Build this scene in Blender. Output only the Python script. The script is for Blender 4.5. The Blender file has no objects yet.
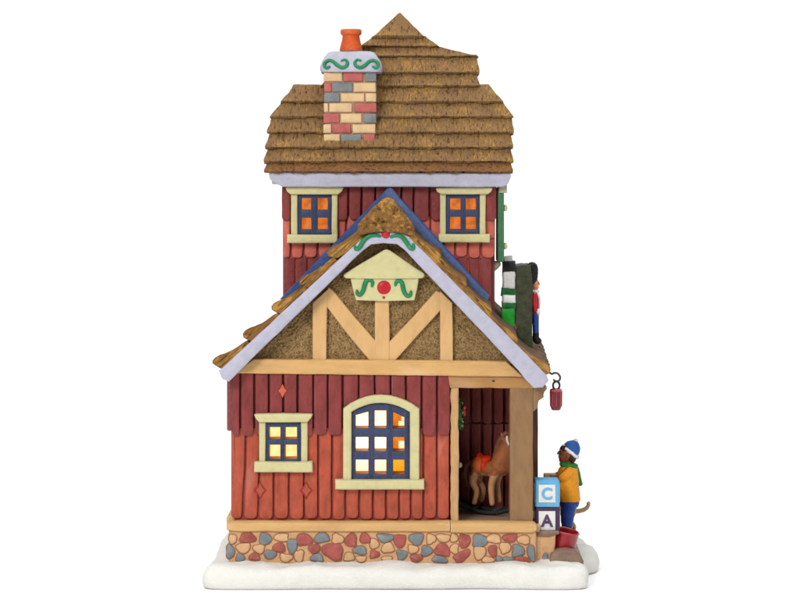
import bpy, bmesh, math, random
from mathutils import Vector, Matrix, noise, Euler

random.seed(7)
S = 0.00035            # metres per drawing unit (the figurine is about 20 cm tall)
D, VH, ZC = 2200.0, 190.0, 394.5   # camera distance, eye level and eye height in drawing units
scene = bpy.context.scene
COL = scene.collection
PI = math.pi


def P(u, v, Y):
    """drawing units: a point at depth Y that is seen at photo position (u, v)"""
    s = (D + Y) / D
    return Vector(((u - 400) * s, Y, ZC - (v - VH) * s))


def lin(c):
    r = []
    for x in c:
        x /= 255.0
        r.append(x / 12.92 if x <= 0.04045 else ((x + 0.055) / 1.055) ** 2.4)
    return r


K = 0.66


def col(c, k=1.0):
    l = lin(c)
    return (min(l[0] * K * k, .93), min(l[1] * K * k, .93), min(l[2] * K * k, .93), 1)


# ------------------------------------------------------------------ materials
def nodes(name):
    m = bpy.data.materials.new(name)
    m.use_nodes = True
    nt = m.node_tree
    b = nt.nodes['Principled BSDF']
    return m, nt, b


def _noise(nt, scale, detail=3, rough=.55, stretch=None, off=0.0, rot=0.0):
    tc = nt.nodes.new('ShaderNodeTexCoord')
    mp = nt.nodes.new('ShaderNodeMapping')
    st = stretch or (1, 1, 1)
    mp.inputs['Scale'].default_value = (st[0] / S, st[1] / S, st[2] / S)
    mp.inputs['Location'].default_value = (off, off * .7, off * 1.3)
    src = tc.outputs['Object']
    if rot:
        m0 = nt.nodes.new('ShaderNodeMapping')
        m0.inputs['Rotation'].default_value = (0, rot, 0)
        nt.links.new(src, m0.inputs['Vector'])
        src = m0.outputs['Vector']
    nt.links.new(src, mp.inputs['Vector'])
    n = nt.nodes.new('ShaderNodeTexNoise')
    n.inputs['Scale'].default_value = scale
    n.inputs['Detail'].default_value = detail
    n.inputs['Roughness'].default_value = rough
    nt.links.new(mp.outputs['Vector'], n.inputs['Vector'])
    return n


def _ramp(nt, src, stops):
    r = nt.nodes.new('ShaderNodeValToRGB')
    e = r.color_ramp.elements
    while len(e) < len(stops):
        e.new(0.5)
    for i, (p, c) in enumerate(stops):
        e[i].position = p
        e[i].color = c
    nt.links.new(src, r.inputs['Fac'])
    return r


def _mix(nt, fac, a, b):
    m = nt.nodes.new('ShaderNodeMix')
    m.data_type = 'RGBA'
    for sock, val in ((m.inputs['Factor'], fac), (m.inputs['A'], a), (m.inputs['B'], b)):
        pass
    ins = [i for i in m.inputs if i.type == 'RGBA']
    fi = [i for i in m.inputs if i.type == 'VALUE'][0]
    for sock, val in ((fi, fac), (ins[0], a), (ins[1], b)):
        if isinstance(val, (tuple, float, int)):
            sock.default_value = val
        else:
            nt.links.new(val, sock)
    return [o for o in m.outputs if o.type == 'RGBA'][0]


def _bump(nt, b, h, strength, dist):
    bp = nt.nodes.new('ShaderNodeBump')
    bp.inputs['Strength'].default_value = strength
    bp.inputs['Distance'].default_value = dist * S
    nt.links.new(h, bp.inputs['Height'])
    nt.links.new(bp.outputs['Normal'], b.inputs['Normal'])


def paint(name, c, var=.16, rough=.5, bump=.5, speck=None, stretch=None, scale=.12, k=1.0, spec=.16,
          speck_lo=.62, speck_amt=.5, edge=.55, fine=.55):
    """hand-painted cast resin: cloudy tone, brush speckles and a fine cast grain"""
    m, nt, b = nodes(name)
    n1 = _noise(nt, scale, 4, .6, stretch)
    a = _ramp(nt, n1.outputs['Fac'], [(.30, col(c, k * (1 - var * 1.5))), (.52, col(c, k)), (.72, col(c, k * (1 + var)))])
    out = a.outputs['Color']
    n2 = _noise(nt, fine, 3, .6, stretch, 3.1)
    if speck:
        r2 = _ramp(nt, n2.outputs['Fac'], [(speck_lo, (0, 0, 0, 1)), (speck_lo + .1, (1, 1, 1, 1))])
        mm = nt.nodes.new('ShaderNodeMath')
        mm.operation = 'MULTIPLY'
        mm.inputs[1].default_value = speck_amt
        nt.links.new(r2.outputs['Color'], mm.inputs[0])
        out = _mix(nt, mm.outputs[0], out, col(speck, k))
    ge = nt.nodes.new('ShaderNodeNewGeometry')
    r3 = _ramp(nt, ge.outputs['Pointiness'], [(.52, (0, 0, 0, 1)), (.60, (edge, edge, edge, 1))])
    m3 = nt.nodes.new('ShaderNodeMath')
    m3.operation = 'MULTIPLY'
    nt.links.new(r3.outputs['Color'], m3.inputs[0])
    nt.links.new(n2.outputs['Fac'], m3.inputs[1])
    lt = tuple(min(255, x + (255 - x) * .35 + 8) for x in c)
    out = _mix(nt, m3.outputs[0], out, col(lt, k))      # dry-brushed raised edges
    nt.links.new(out, b.inputs['Base Color'])
    b.inputs['Roughness'].default_value = rough
    b.inputs['Specular IOR Level'].default_value = spec
    ad = nt.nodes.new('ShaderNodeMath')
    ad.operation = 'ADD'
    nt.links.new(n2.outputs['Fac'], ad.inputs[0])
    nt.links.new(n1.outputs['Fac'], ad.inputs[1])
    _bump(nt, b, ad.outputs[0], bump, 1.1)
    return m


def thatch(name, stretch, dark=(66, 42, 24), mid=(122, 86, 48), lite=(196, 140, 58), amt=.85, lo=.52, rot=0.0):
    m, nt, b = nodes(name)
    n1 = _noise(nt, 1, 5, .65, stretch, 0.0, rot)
    a = _ramp(nt, n1.outputs['Fac'], [(.34, col(dark)), (.46, col(mid)), (.57, col(mid, 1.2)), (.68, col(mid, .68))])
    n2 = _noise(nt, 1.3, 4, .7, stretch, 5.3, rot)
    n3 = _noise(nt, .045, 3, .6, None, 1.3)
    ad = nt.nodes.new('ShaderNodeMath')
    ad.operation = 'MULTIPLY_ADD'
    ad.inputs[1].default_value = .55
    nt.links.new(n3.outputs['Fac'], ad.inputs[0])
    nt.links.new(n2.outputs['Fac'], ad.inputs[2])
    r2 = _ramp(nt, ad.outputs[0], [(lo + .27, (0, 0, 0, 1)), (lo + .40, (amt, amt, amt, 1))])
    out = _mix(nt, r2.outputs['Color'], a.outputs['Color'], col(lite))
    nt.links.new(out, b.inputs['Base Color'])
    b.inputs['Roughness'].default_value = .9
    b.inputs['Specular IOR Level'].default_value = .2
    _bump(nt, b, n1.outputs['Fac'], .9, 2.2)
    return m


def glow(name, c, strength, scale=.05, low=(.86, .7, .55)):
    m, nt, b = nodes(name)
    n = _noise(nt, scale, 2, .5)
    l = lin(c)
    hi = (l[0], l[1], l[2], 1)
    lo = (l[0] * low[0], l[1] * low[1], l[2] * low[2], 1)
    r = _ramp(nt, n.outputs['Fac'], [(.3, lo), (.6, hi)])
    nt.links.new(r.outputs['Color'], b.inputs['Emission Color'])
    b.inputs['Emission Strength'].default_value = strength
    b.inputs['Base Color'].default_value = (.05, .03, .02, 1)
    b.inputs['Roughness'].default_value = .35
    return m


M = {}
M['dark_red'] = paint('maroon board paint', (140, 60, 58), .18, speck=(176, 100, 90), speck_amt=.35, stretch=(1, 1, .45), bump=.6)
M['brick_red'] = paint('brick red board paint', (188, 85, 62), .2, speck=(150, 96, 66), speck_lo=.55, speck_amt=.6, stretch=(1, 1, .45), bump=.6)
M['groove_red'] = paint('dark red groove wash', (158, 38, 24), .2, bump=.3)
M['scallop'] = paint('coral shingle paint', (214, 108, 90), .12, speck=(165, 70, 60), speck_amt=.4, bump=.5)
M['porch_red'] = paint('porch back wall paint', (122, 48, 40), .2, stretch=(1, 1, .3), bump=.6)
M['tan'] = paint('ochre timber paint', (220, 174, 112), .09, speck=(198, 150, 90), speck_amt=.5, stretch=(.3, 1, 1), bump=.5)
M['tan_up'] = paint('ochre upright timber paint', (222, 177, 118), .08, speck=(202, 154, 96), speck_amt=.5, stretch=(1, 1, .3), bump=.5)
M['lintel'] = paint('brown ochre lintel paint', (184, 136, 82), .12, speck=(150, 104, 58), speck_amt=.5, stretch=(.3, 1, 1))
M['post'] = paint('taupe post paint', (152, 116, 80), .12, speck=(120, 94, 70), speck_amt=.5, stretch=(1, 1, .4))
M['jamb'] = paint('tan jamb paint', (208, 164, 112), .12, speck=(166, 122, 78), speck_amt=.6, stretch=(1, 1, .4))
M['cream'] = paint('pale yellow trim paint', (214, 206, 152), .07, speck=(196, 186, 130), speck_amt=.4, bump=.35)
M['sash_blue'] = paint('navy sash paint', (44, 55, 90), .2, speck=(76, 88, 120), speck_amt=.4, bump=.5)
M['flash_blue'] = paint('blue board paint', (56, 82, 138), .16, speck=(46, 60, 104), speck_amt=.5, stretch=(.6, 1, .6), bump=.5)
M['lavender'] = paint('pale lilac trim paint', (190, 189, 206), .07, speck=(170, 168, 188), speck_amt=.35, bump=.45)
M['thatch'] = thatch('thatch paint', (.52, .16, .085), dark=(74, 48, 26), mid=(142, 109, 72), lite=(202, 154, 74), lo=.53, amt=.7)
M['thatch_edge'] = thatch('thatch cut edge', (.25, .25, .25), dark=(66, 40, 20), mid=(132, 92, 56), lite=(176, 124, 64), amt=.6)
M['thatch_row'] = thatch('thatch row paint', (.16, .12, .16), dark=(66, 42, 20), mid=(128, 92, 48), lite=(194, 144, 66), lo=.50)
M['row_rising'] = thatch('rising thatch row paint', (.05, .2, .36), dark=(64, 40, 18), mid=(134, 94, 48), lite=(200, 150, 72), lo=.48, rot=.75)
M['row_falling'] = thatch('falling thatch row paint', (.05, .2, .36), dark=(64, 40, 18), mid=(134, 94, 48), lite=(200, 150, 72), lo=.48, rot=-.79)
M['thatch_back'] = thatch('weathered thatch paint', (.10, .25, .10), dark=(60, 46, 34), mid=(112, 88, 66), lite=(140, 112, 82), amt=.4)
M['mortar'] = paint('peach mortar paint', (220, 170, 122), .1, speck=(190, 135, 92), speck_amt=.5, bump=.8)
M['stone_tan'] = paint('tan stone paint', (222, 176, 128), .1, speck=(196, 146, 100), speck_amt=.4, bump=.5)
M['stone_red'] = paint('rose stone paint', (178, 92, 84), .2, speck=(204, 138, 120), speck_amt=.4, bump=.6)
M['stone_grey'] = paint('slate stone paint', (128, 138, 142), .14, speck=(150, 130, 114), speck_amt=.4, bump=.6)
M['stone_line'] = paint('brown outline wash', (158, 98, 64), .2)
M['snow'] = paint('white snow paint', (244, 243, 236), .035, rough=.6, speck=(206, 198, 176), speck_lo=.71, speck_amt=.7, bump=.8, k=1.02, scale=.05)
M['brick_tan'] = paint('tan chimney brick', (224, 190, 142), .1, speck=(200, 156, 104), speck_amt=.4)
M['brick_rose'] = paint('rose chimney brick', (190, 96, 90), .14, speck=(205, 140, 118), speck_amt=.4)
M['brick_grey'] = paint('grey chimney brick', (126, 132, 134), .14, speck=(150, 136, 118), speck_amt=.4)
M['brick_mortar'] = paint('chimney mortar', (176, 132, 94), .2)
M['terracotta'] = paint('orange chimney pot', (214, 92, 38), .1, rough=.4)
M['green'] = paint('green enamel', (22, 132, 78), .15, rough=.35, bump=.2)
M['red'] = paint('red enamel', (196, 30, 46), .1, rough=.35, bump=.2)
M['dark_red_enamel'] = paint('deep red enamel', (160, 14, 28), .15, rough=.28, bump=.2, spec=.6)
M['lantern_red'] = paint('lantern maroon enamel', (100, 15, 24), .2, rough=.35, bump=.5)
M['black'] = paint('black enamel', (30, 29, 30), .3, rough=.45, bump=.4)
M['iron'] = paint('dark iron', (64, 48, 38), .3, rough=.45)
M['brass'] = paint('old brass', (150, 116, 62), .2, rough=.4)
M['shutter_green'] = paint('shutter green paint', (44, 106, 60), .16, speck=(30, 76, 46), speck_amt=.5)
M['board_green'] = paint('mossy dark green paint', (64, 68, 46), .3, speck=(92, 98, 62), speck_amt=.6, bump=.9)
M['bright_green'] = paint('bright green paint', (28, 150, 44), .18, speck=(20, 100, 36), speck_amt=.4)
M['mid_green'] = paint('deep green paint', (24, 98, 40), .18)
M['white'] = paint('white toy paint', (236, 236, 232), .05, speck=(190, 192, 190), speck_amt=.35, bump=.3)
M['grey_white'] = paint('grey white toy paint', (214, 214, 208), .06, speck=(160, 160, 156), speck_amt=.6, bump=.7)
M['sky_blue'] = paint('light blue toy paint', (92, 176, 226), .08, bump=.3)
M['purple'] = paint('dark purple toy paint', (66, 40, 78), .15, bump=.3)
M['skin_dark'] = paint('brown skin paint', (142, 78, 54), .1, rough=.5, bump=.2)
M['skin'] = paint('peach skin paint', (232, 152, 110), .08, rough=.5, bump=.2)
M['hair'] = paint('dark brown hair paint', (62, 36, 28), .2, bump=.6)
M['orange'] = paint('orange coat paint', (240, 158, 34), .12, speck=(214, 116, 28), speck_amt=.5, scale=.2, rough=.5)
M['jeans'] = paint('blue trouser paint', (40, 74, 156), .15, speck=(66, 104, 180), speck_amt=.4)
M['hat_blue'] = paint('blue cap paint', (44, 92, 168), .15, speck=(80, 130, 196), speck_amt=.4)
M['scarf'] = paint('green scarf paint', (38, 128, 48), .2, rough=.5)
M['wood_toy'] = paint('tan wood paint', (188, 156, 110), .12, speck=(150, 120, 80), speck_amt=.5)
M['fur'] = paint('sandy fur paint', (192, 168, 122), .12, speck=(156, 130, 88), speck_amt=.5, bump=.8)
M['horse'] = paint('brown horse paint', (168, 100, 58), .16, speck=(198, 150, 108), speck_amt=.5)
M['horse_light'] = paint('pale horse paint', (206, 152, 108), .12, speck=(166, 112, 74), speck_amt=.4)
M['mane'] = paint('brown mane paint', (122, 66, 40), .2, bump=1.0, stretch=(1, 1, .4))
M['saddle'] = paint('orange red saddle paint', (240, 60, 22), .1, rough=.4)
M['saddle_cloth'] = paint('orange saddle cloth paint', (236, 110, 36), .1, rough=.5)
M['accent'] = paint('orange accent paint', (222, 100, 66), .12)
M['step'] = paint('brown rock paint', (138, 108, 88), .2, speck=(98, 72, 58), speck_amt=.6, bump=1.0, stretch=(.4, 1, 1))
M['floor'] = paint('brown porch floor paint', (150, 116, 92), .15, speck=(118, 88, 68), speck_amt=.5, stretch=(.3, 1, 1))
M['stucco'] = paint('umber stucco paint', (178, 144, 94), .15, speck=(68, 46, 22), speck_lo=.52, speck_amt=.8, bump=1.6, scale=.25, edge=.9, fine=.62)
M['reveal'] = paint('painted lamp glow reveal', (255, 150, 56), .06, bump=.2)  # warm lamp glow from inside the window, painted into the reveal colour
M['corbel'] = paint('grey cream corbel paint', (176, 168, 140), .15)
M['door'] = paint('brown door paint', (96, 62, 40), .2, stretch=(1, 1, .3))
M['glow_white'] = glow('lit pane', (255, 232, 160), 1.2, .09, (1, .78, .5))
M['glow_hot'] = glow('hot lit pane', (255, 246, 222), 2.6)
M['glow_amber'] = glow('amber pane', (244, 136, 26), 1.0, .12, (.8, .55, .4))
M['glow_orange'] = glow('orange pane', (238, 122, 26), .92, .11, (.5, .38, .3))
M['glow_hot'].name = 'lamp lit pane'
_m, _nt, _b = M['glow_hot'], M['glow_hot'].node_tree, M['glow_hot'].node_tree.nodes['Principled BSDF']
_tc = _nt.nodes.new('ShaderNodeTexCoord')
_vm = _nt.nodes.new('ShaderNodeVectorMath')
_vm.operation = 'DISTANCE'
_vm.inputs[1].default_value = (-12 * S, 0, 46 * S)
_nt.links.new(_tc.outputs['Object'], _vm.inputs[0])
_mr = _nt.nodes.new('ShaderNodeMapRange')
_mr.inputs[1].default_value = 4 * S
_mr.inputs[2].default_value = 62 * S
_nt.links.new(_vm.outputs['Value'], _mr.inputs[0])
_rr = _ramp(_nt, _mr.outputs[0], [(0, (2.3, 1.9, 1.25, 1)), (.42, (1.6, 1.2, .74, 1)), (.75, (1.1, .74, .32, 1)), (1, (1.0, .52, .12, 1))])
_nt.links.new(_rr.outputs['Color'], _b.inputs['Emission Color'])
_b.inputs['Emission Strength'].default_value = 1.0
M['glow_yellow'] = glow('yellow pane', (250, 176, 30), 1.1)


# ------------------------------------------------------------------ mesh builder
class MB:
    def __init__(self):
        self.v, self.f, self.mi = [], [], []

    def add(self, verts, faces, mi=0):
        o = len(self.v)
        self.v += [Vector(p) for p in verts]
        self.f += [tuple(i + o for i in f) for f in faces]
        self.mi += [mi] * len(faces)
        return self

    def from_bm(self, bm, mi=0):
        bm.verts.index_update()
        self.add([v.co.copy() for v in bm.verts], [[l.vert.index for l in f.loops] for f in bm.faces], mi)
        bm.free()
        return self

    def prism_xyz(self, front, back, bev=1.0, seg=2, mi=0, close=True):
        bm = bmesh.new()
        a = [bm.verts.new(p) for p in front]
        b = [bm.verts.new(p) for p in back]
        n = len(a)
        ff = bm.faces.new(a)
        if close:
            bm.faces.new(list(reversed(b)))
        for i in range(n):
            bm.faces.new((a[(i + 1) % n], a[i], b[i], b[(i + 1) % n]))
        bmesh.ops.recalc_face_normals(bm, faces=bm.faces)
        if bev > 0:
            es = list(ff.edges)
            bmesh.ops.bevel(bm, geom=es, offset=bev, segments=seg, profile=.5, affect='EDGES', clamp_overlap=True)
        return self.from_bm(bm, mi)

    def prism(self, poly, y0, y1, bev=1.0, seg=2, mi=0):
        front = [P(u, v, y0) for u, v in poly]
        back = [Vector((p.x, y1, p.z)) for p in front]
        return self.prism_xyz(front, back, bev, seg, mi)

    def rect(self, u0, u1, v0, v1, y0, y1, bev=1.0, seg=2, mi=0, step=10):
        pts = []
        nu = max(1, int(abs(u1 - u0) / step))
        nv = max(1, int(abs(v1 - v0) / step))
        for i in range(nu):
            pts.append((u0 + (u1 - u0) * i / nu, v0))
        for i in range(nv):
            pts.append((u1, v0 + (v1 - v0) * i / nv))
        for i in range(nu):
            pts.append((u1 + (u0 - u1) * i / nu, v1))
        for i in range(nv):
            pts.append((u0, v1 + (v0 - v1) * i / nv))
        return self.prism(pts, y0, y1, bev, seg, mi)

    def box(self, x0, x1, y0, y1, z0, z1, bev=0.8, seg=2, mi=0, mat=None):
        bm = bmesh.new()
        bmesh.ops.create_cube(bm, size=1)
        for v in bm.verts:
            v.co = Vector((x0 + (v.co.x + .5) * (x1 - x0), y0 + (v.co.y + .5) * (y1 - y0), z0 + (v.co.z + .5) * (z1 - z0)))
        if bev > 0:
            bmesh.ops.bevel(bm, geom=list(bm.edges), offset=bev, segments=seg, profile=.5, affect='EDGES', clamp_overlap=True)
        if mat is not None:
            bmesh.ops.transform(bm, matrix=mat, verts=bm.verts)
        return self.from_bm(bm, mi)

    def loft(self, rings, mi=0, closed=True, caps=True):
        n = len(rings[0])
        verts = [p for r in rings for p in r]
        faces = []
        for i in range(len(rings) - 1):
            for j in range(n if closed else n - 1):
                k = (j + 1) % n
                faces.append((i * n + j, i * n + k, (i + 1) * n + k, (i + 1) * n + j))
        if caps:
            faces.append(tuple(reversed(range(n))))
            faces.append(tuple((len(rings) - 1) * n + j for j in range(n)))
        return self.add(verts, faces, mi)

    def tube(self, pts, rad, seg=10, mi=0, sub=4, squash=1.0):
        pts = [Vector(p) for p in pts]
        if not isinstance(rad, (list, tuple)):
            rad = [rad] * len(pts)
        if len(pts) > 2 and sub > 1:
            q, r = [], []
            for i in range(len(pts) - 1):
                p0, p1, p2, p3 = pts[max(i - 1, 0)], pts[i], pts[i + 1], pts[min(i + 2, len(pts) - 1)]
                for k in range(sub):
                    t = k / sub
                    q.append(.5 * ((2 * p1) + (p2 - p0) * t + (2 * p0 - 5 * p1 + 4 * p2 - p3) * t * t + (3 * p1 - p0 - 3 * p2 + p3) * t ** 3))
                    r.append(rad[i] + (rad[i + 1] - rad[i]) * t)
            q.append(pts[-1])
            r.append(rad[-1])
            pts, rad = q, r
        rings = []
        up = Vector((0, 1, 0))
        # rounded ends
        d0 = (pts[0] - pts[1]).normalized()
        d1 = (pts[-1] - pts[-2]).normalized()
        P2 = [(pts[0] + d0 * rad[0] * .95, rad[0] * .3), (pts[0] + d0 * rad[0] * .6, rad[0] * .8)] + list(zip(pts, rad)) + \
             [(pts[-1] + d1 * rad[-1] * .6, rad[-1] * .8), (pts[-1] + d1 * rad[-1] * .95, rad[-1] * .3)]
        for i, (p, r) in enumerate(P2):
            a = P2[max(i - 1, 0)][0]
            b = P2[min(i + 1, len(P2) - 1)][0]
            t = (b - a).normalized()
            s = t.cross(up)
            if s.length < 1e-3:
                s = t.cross(Vector((1, 0, 0)))
            s.normalize()
            w = s.cross(t).normalized()
            rings.append([p + s * math.cos(2 * PI * k / seg) * r + w * math.sin(2 * PI * k / seg) * r * squash for k in range(seg)])
        return self.loft(rings, mi)

    def ell(self, c, r, mi=0, nu=16, nv=10, rot=None):
        c = Vector(c)
        rings = []
        for i in range(1, nv):
            th = PI * i / nv
            ring = []
            for j in range(nu):
                ph = 2 * PI * j / nu
                p = Vector((r[0] * math.sin(th) * math.cos(ph), r[1] * math.sin(th) * math.sin(ph), -r[2] * math.cos(th)))
                if rot:
                    p.rotate(rot)
                ring.append(c + p)
            rings.append(ring)
        return self.loft(rings, mi)

    def lathe(self, c, prof, axis=(0, 0, 1), seg=24, mi=0, caps=True):
        q = Vector((0, 0, 1)).rotation_difference(Vector(axis).normalized())
        c = Vector(c)
        rings = []
        for r, h in prof:
            ring = []
            for k in range(seg):
                p = Vector((r * math.cos(2 * PI * k / seg), r * math.sin(2 * PI * k / seg), h))
                p.rotate(q)
                ring.append(c + p)
            rings.append(ring)
        return self.loft(rings, mi, True, caps)

    def torus(self, c, R, r, axis=(0, 0, 1), seg=28, rs=10, mi=0, lump=0.0):
        q = Vector((0, 0, 1)).rotation_difference(Vector(axis).normalized())
        rings = []
        for i in range(seg + 1):
            a = 2 * PI * i / seg
            ring = []
            for j in range(rs):
                b = 2 * PI * j / rs
                rr = r * (1 + lump * random.uniform(-1, 1)) if i < seg else None
                if rr is None:
                    ring.append(rings[0][j].copy())
                    continue
                p = Vector(((R + rr * math.cos(b)) * math.cos(a), (R + rr * math.cos(b)) * math.sin(a), rr * math.sin(b)))
                p.rotate(q)
                ring.append(Vector(c) + p)
            rings.append(ring)
        return self.loft(rings, mi, True, False)

    def wobble(self, amp=.4, freq=.08, amp2=0, freq2=.5, seed=0):
        o = Vector((seed * 13.7, seed * 7.1, seed * 3.3))
        for p in self.v:
            d = noise.noise_vector(p * freq + o) * amp
            if amp2:
                d += noise.noise_vector(p * freq2 + o) * amp2
            p += d
        return self

    def remesh(self, voxel=.7, smooth=4):
        me = bpy.data.meshes.new('tmp')
        me.from_pydata([tuple(p) for p in self.v], [], self.f)
        bm = bmesh.new()
        bm.from_mesh(me)
        bmesh.ops.recalc_face_normals(bm, faces=bm.faces)
        bm.to_mesh(me)
        bm.free()
        ob = bpy.data.objects.new('tmp', me)
        COL.objects.link(ob)
        md = ob.modifiers.new('r', 'REMESH')
        md.mode = 'VOXEL'
        md.voxel_size = voxel
        sm = ob.modifiers.new('s', 'SMOOTH')
        sm.iterations = smooth
        sm.factor = .5
        dg = bpy.context.evaluated_depsgraph_get()
        dg.update()
        ev = ob.evaluated_get(dg)
        m2 = bpy.data.meshes.new_from_object(ev, depsgraph=dg)
        self.v = [v.co.copy() for v in m2.vertices]
        self.f = [tuple(p.vertices) for p in m2.polygons]
        self.mi = [0] * len(self.f)
        bpy.data.objects.remove(ob)
        bpy.data.meshes.remove(me)
        bpy.data.meshes.remove(m2)
        return self

    def build(self, name, mats, parent=None, angle=38, fix=True):
        if not isinstance(mats, (list, tuple)):
            mats = [mats]
        base = Vector((0, 0, 0))
        q = parent
        while q is not None:
            base += q.location
            q = q.parent
        own = Vector((0, 0, 0))
        pts = [p * S for p in self.v]
        lo = Vector((min(p.x for p in pts), min(p.y for p in pts), min(p.z for p in pts)))
        hi = Vector((max(p.x for p in pts), max(p.y for p in pts), max(p.z for p in pts)))
        org = Vector(((lo.x + hi.x) / 2, (lo.y + hi.y) / 2, lo.z))
        me = bpy.data.meshes.new(name)
        me.from_pydata([tuple(p - org) for p in pts], [], self.f)
        for m in mats:
            me.materials.append(m)
        me.polygons.foreach_set('material_index', self.mi)
        if fix:
            bm = bmesh.new()
            bm.from_mesh(me)
            bmesh.ops.recalc_face_normals(bm, faces=bm.faces)
            bm.to_mesh(me)
            bm.free()
        me.polygons.foreach_set('use_smooth', [True] * len(me.polygons))
        me.set_sharp_from_angle(angle=math.radians(angle))
        me.update()
        ob = bpy.data.objects.new(name, me)
        COL.objects.link(ob)
        ob.location = org - base
        if parent is not None:
            ob.parent = parent
        return ob


def thing(name, loc, label, cat, group=None):
    o = bpy.data.objects.new(name, None)
    COL.objects.link(o)
    o.empty_display_size = .01
    o.location = Vector(loc) * S
    o['label'] = label
    o['category'] = cat
    if group:
        o['group'] = group
    return o


def tag(o, label=None, cat=None, group=None, kind=None):
    for k, v in (('label', label), ('category', cat), ('group', group), ('kind', kind)):
        if v:
            o[k] = v
    return o


def nz(x, y=0, z=0):
    return noise.noise(Vector((x, y, z)))


# ------------------------------------------------------------------ table and snow base
tb = MB().box(-2400, 2400, -2600, 1500, -60, 0, 0)
tag(tb.build('tabletop', paint('white table', (250, 250, 250), .005, bump=0, k=1.46, edge=0)), kind='structure')

out = [(-196, -14), (-188, -30), (-150, -33), (-80, -31), (0, -32), (90, -30), (150, -33), (180, -30), (187, -16), (187, 14), (190, 44),
       (203, 66), (207, 96), (201, 140), (194, 200), (160, 262), (60, 272), (-80, 270), (-170, 262), (-192, 200), (-192, 110), (-190, 60), (-194, 20)]


def catmull(pts, sub):
    q = []
    n = len(pts)
    for i in range(n):
        p0, p1, p2, p3 = [Vector((*pts[(i + k) % n], 0)) for k in (-1, 0, 1, 2)]
        for k in range(sub):
            t = k / sub
            q.append(.5 * ((2 * p1) + (p2 - p0) * t + (2 * p0 - 5 * p1 + 4 * p2 - p3) * t * t + (3 * p1 - p0 - 3 * p2 + p3) * t ** 3))
    return q


ol = catmull(out, 9)
cen = Vector((0, 120, 0))
rings = []
for inset, z in ((5, .0), (1.2, 1.5), (0, 5), (0, 11), (1.5, 16), (5, 19.6), (10, 21.6), (16, 22.6), (24, 23.6), (34, 24), (60, 24), (110, 24)):
    ring = []
    for p in ol:
        d = (p - cen)
        L = d.length
        q = p - d / L * inset
        ring.append(Vector((q.x, q.y, z)))
    rings.append(ring)
sm = MB().loft(rings)
for p in sm.v:
    if p.z > .5:
        k = min(1, p.z / 10)
        w = nz(p.x * .03, p.y * .05, 2) * 4.2 + nz(p.x * .09, p.y * .1, 5) * 1.8
        p.z += w * k * (.6 if p.z < 18 else 1)
        p.y += nz(p.x * .05, p.z * .1, 9) * 1.6 * k
        p.x += nz(p.y * .05, p.z * .1, 19) * 1.4 * k
        p += noise.noise_vector(p * .35) * .4
tag(sm.build('snow_base', M['snow'], None, 60), 'thick slab of white moulded snow under the whole toy shop', 'snow base')

# ------------------------------------------------------------------ the house
H = thing('toy_shop', (-10, 100, 0),
          'half-timbered red toy shop with thatched roofs, brick chimney and glowing windows', 'house')

# foundation with stones
fnd = MB()
fnd.rect(228.5, 536, 531, 585, -6, 60, 1.5)
fnd.box(-171, 140, 2, 232, 6, 60, 1)
fo = fnd.wobble(.5, .06, .15, .4).build('foundation', M['mortar'], H)
stones = {'t': [(232.5, 539, 4, 5), (281.7, 537.5, 7, 4), (243, 548, 7, 5), (259, 549, 5.5, 4.5), (286, 558, 6, 4), (299, 556, 4.5, 6), (337.5, 539, 6, 5),
                (349, 557, 5, 4), (374, 544, 4.5, 5), (388, 548, 6, 5), (387, 559, 5, 2.5), (431, 539, 4.5, 5), (443.5, 538, 6.5, 4), (413, 549.5, 5, 4),
                (454, 538, 3.6, 4), (494, 539, 7, 4.5), (454.5, 549, 4, 5), (479.5, 553, 5.5, 7), (488, 560, 6, 3), (505, 548, 5.5, 5.5), (524, 540, 6, 4.5),
                (361, 559, 5, 2.8)],
          'r': [(247.5, 538, 8, 5), (279, 548, 6, 4.8), (254.5, 557, 5.2, 4), (304, 540, 8.2, 6), (314.5, 549, 5.5, 4.5), (333, 551.5, 10.5, 8),
                (351, 540.5, 5.6, 6.5), (365, 538.5, 5, 5), (374.5, 554.5, 4.6, 3.8), (399.5, 541, 5.8, 6.5), (442, 550.5, 7.5, 6.2), (416.5, 558, 6, 3.8),
                (464.5, 541, 5.6, 6.8), (462, 556, 8.5, 4.6), (493, 551, 4, 5.6), (509.7, 538, 7, 4.2), (521.7, 560.5, 7.5, 3.6)],
          'g': [(265, 539, 6, 6), (230, 552, 4, 7), (292, 546, 4.8, 7.5), (240, 558, 4, 4), (270, 554.5, 6, 4.3), (321.7, 538, 7, 5), (317, 558, 6, 4),
                (360, 550.5, 6.5, 4), (385, 538, 8, 4.2), (402, 555, 5, 5), (416.5, 539, 7, 5.8), (426.5, 551, 5.3, 5.3), (439.5, 559.5, 7.5, 3.2),
                (480, 541, 7.4, 6.4), (499, 559.5, 3, 3.4), (518, 551, 6, 6), (531.5, 553, 3.6, 8), (508, 560, 5, 3)]}


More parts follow.
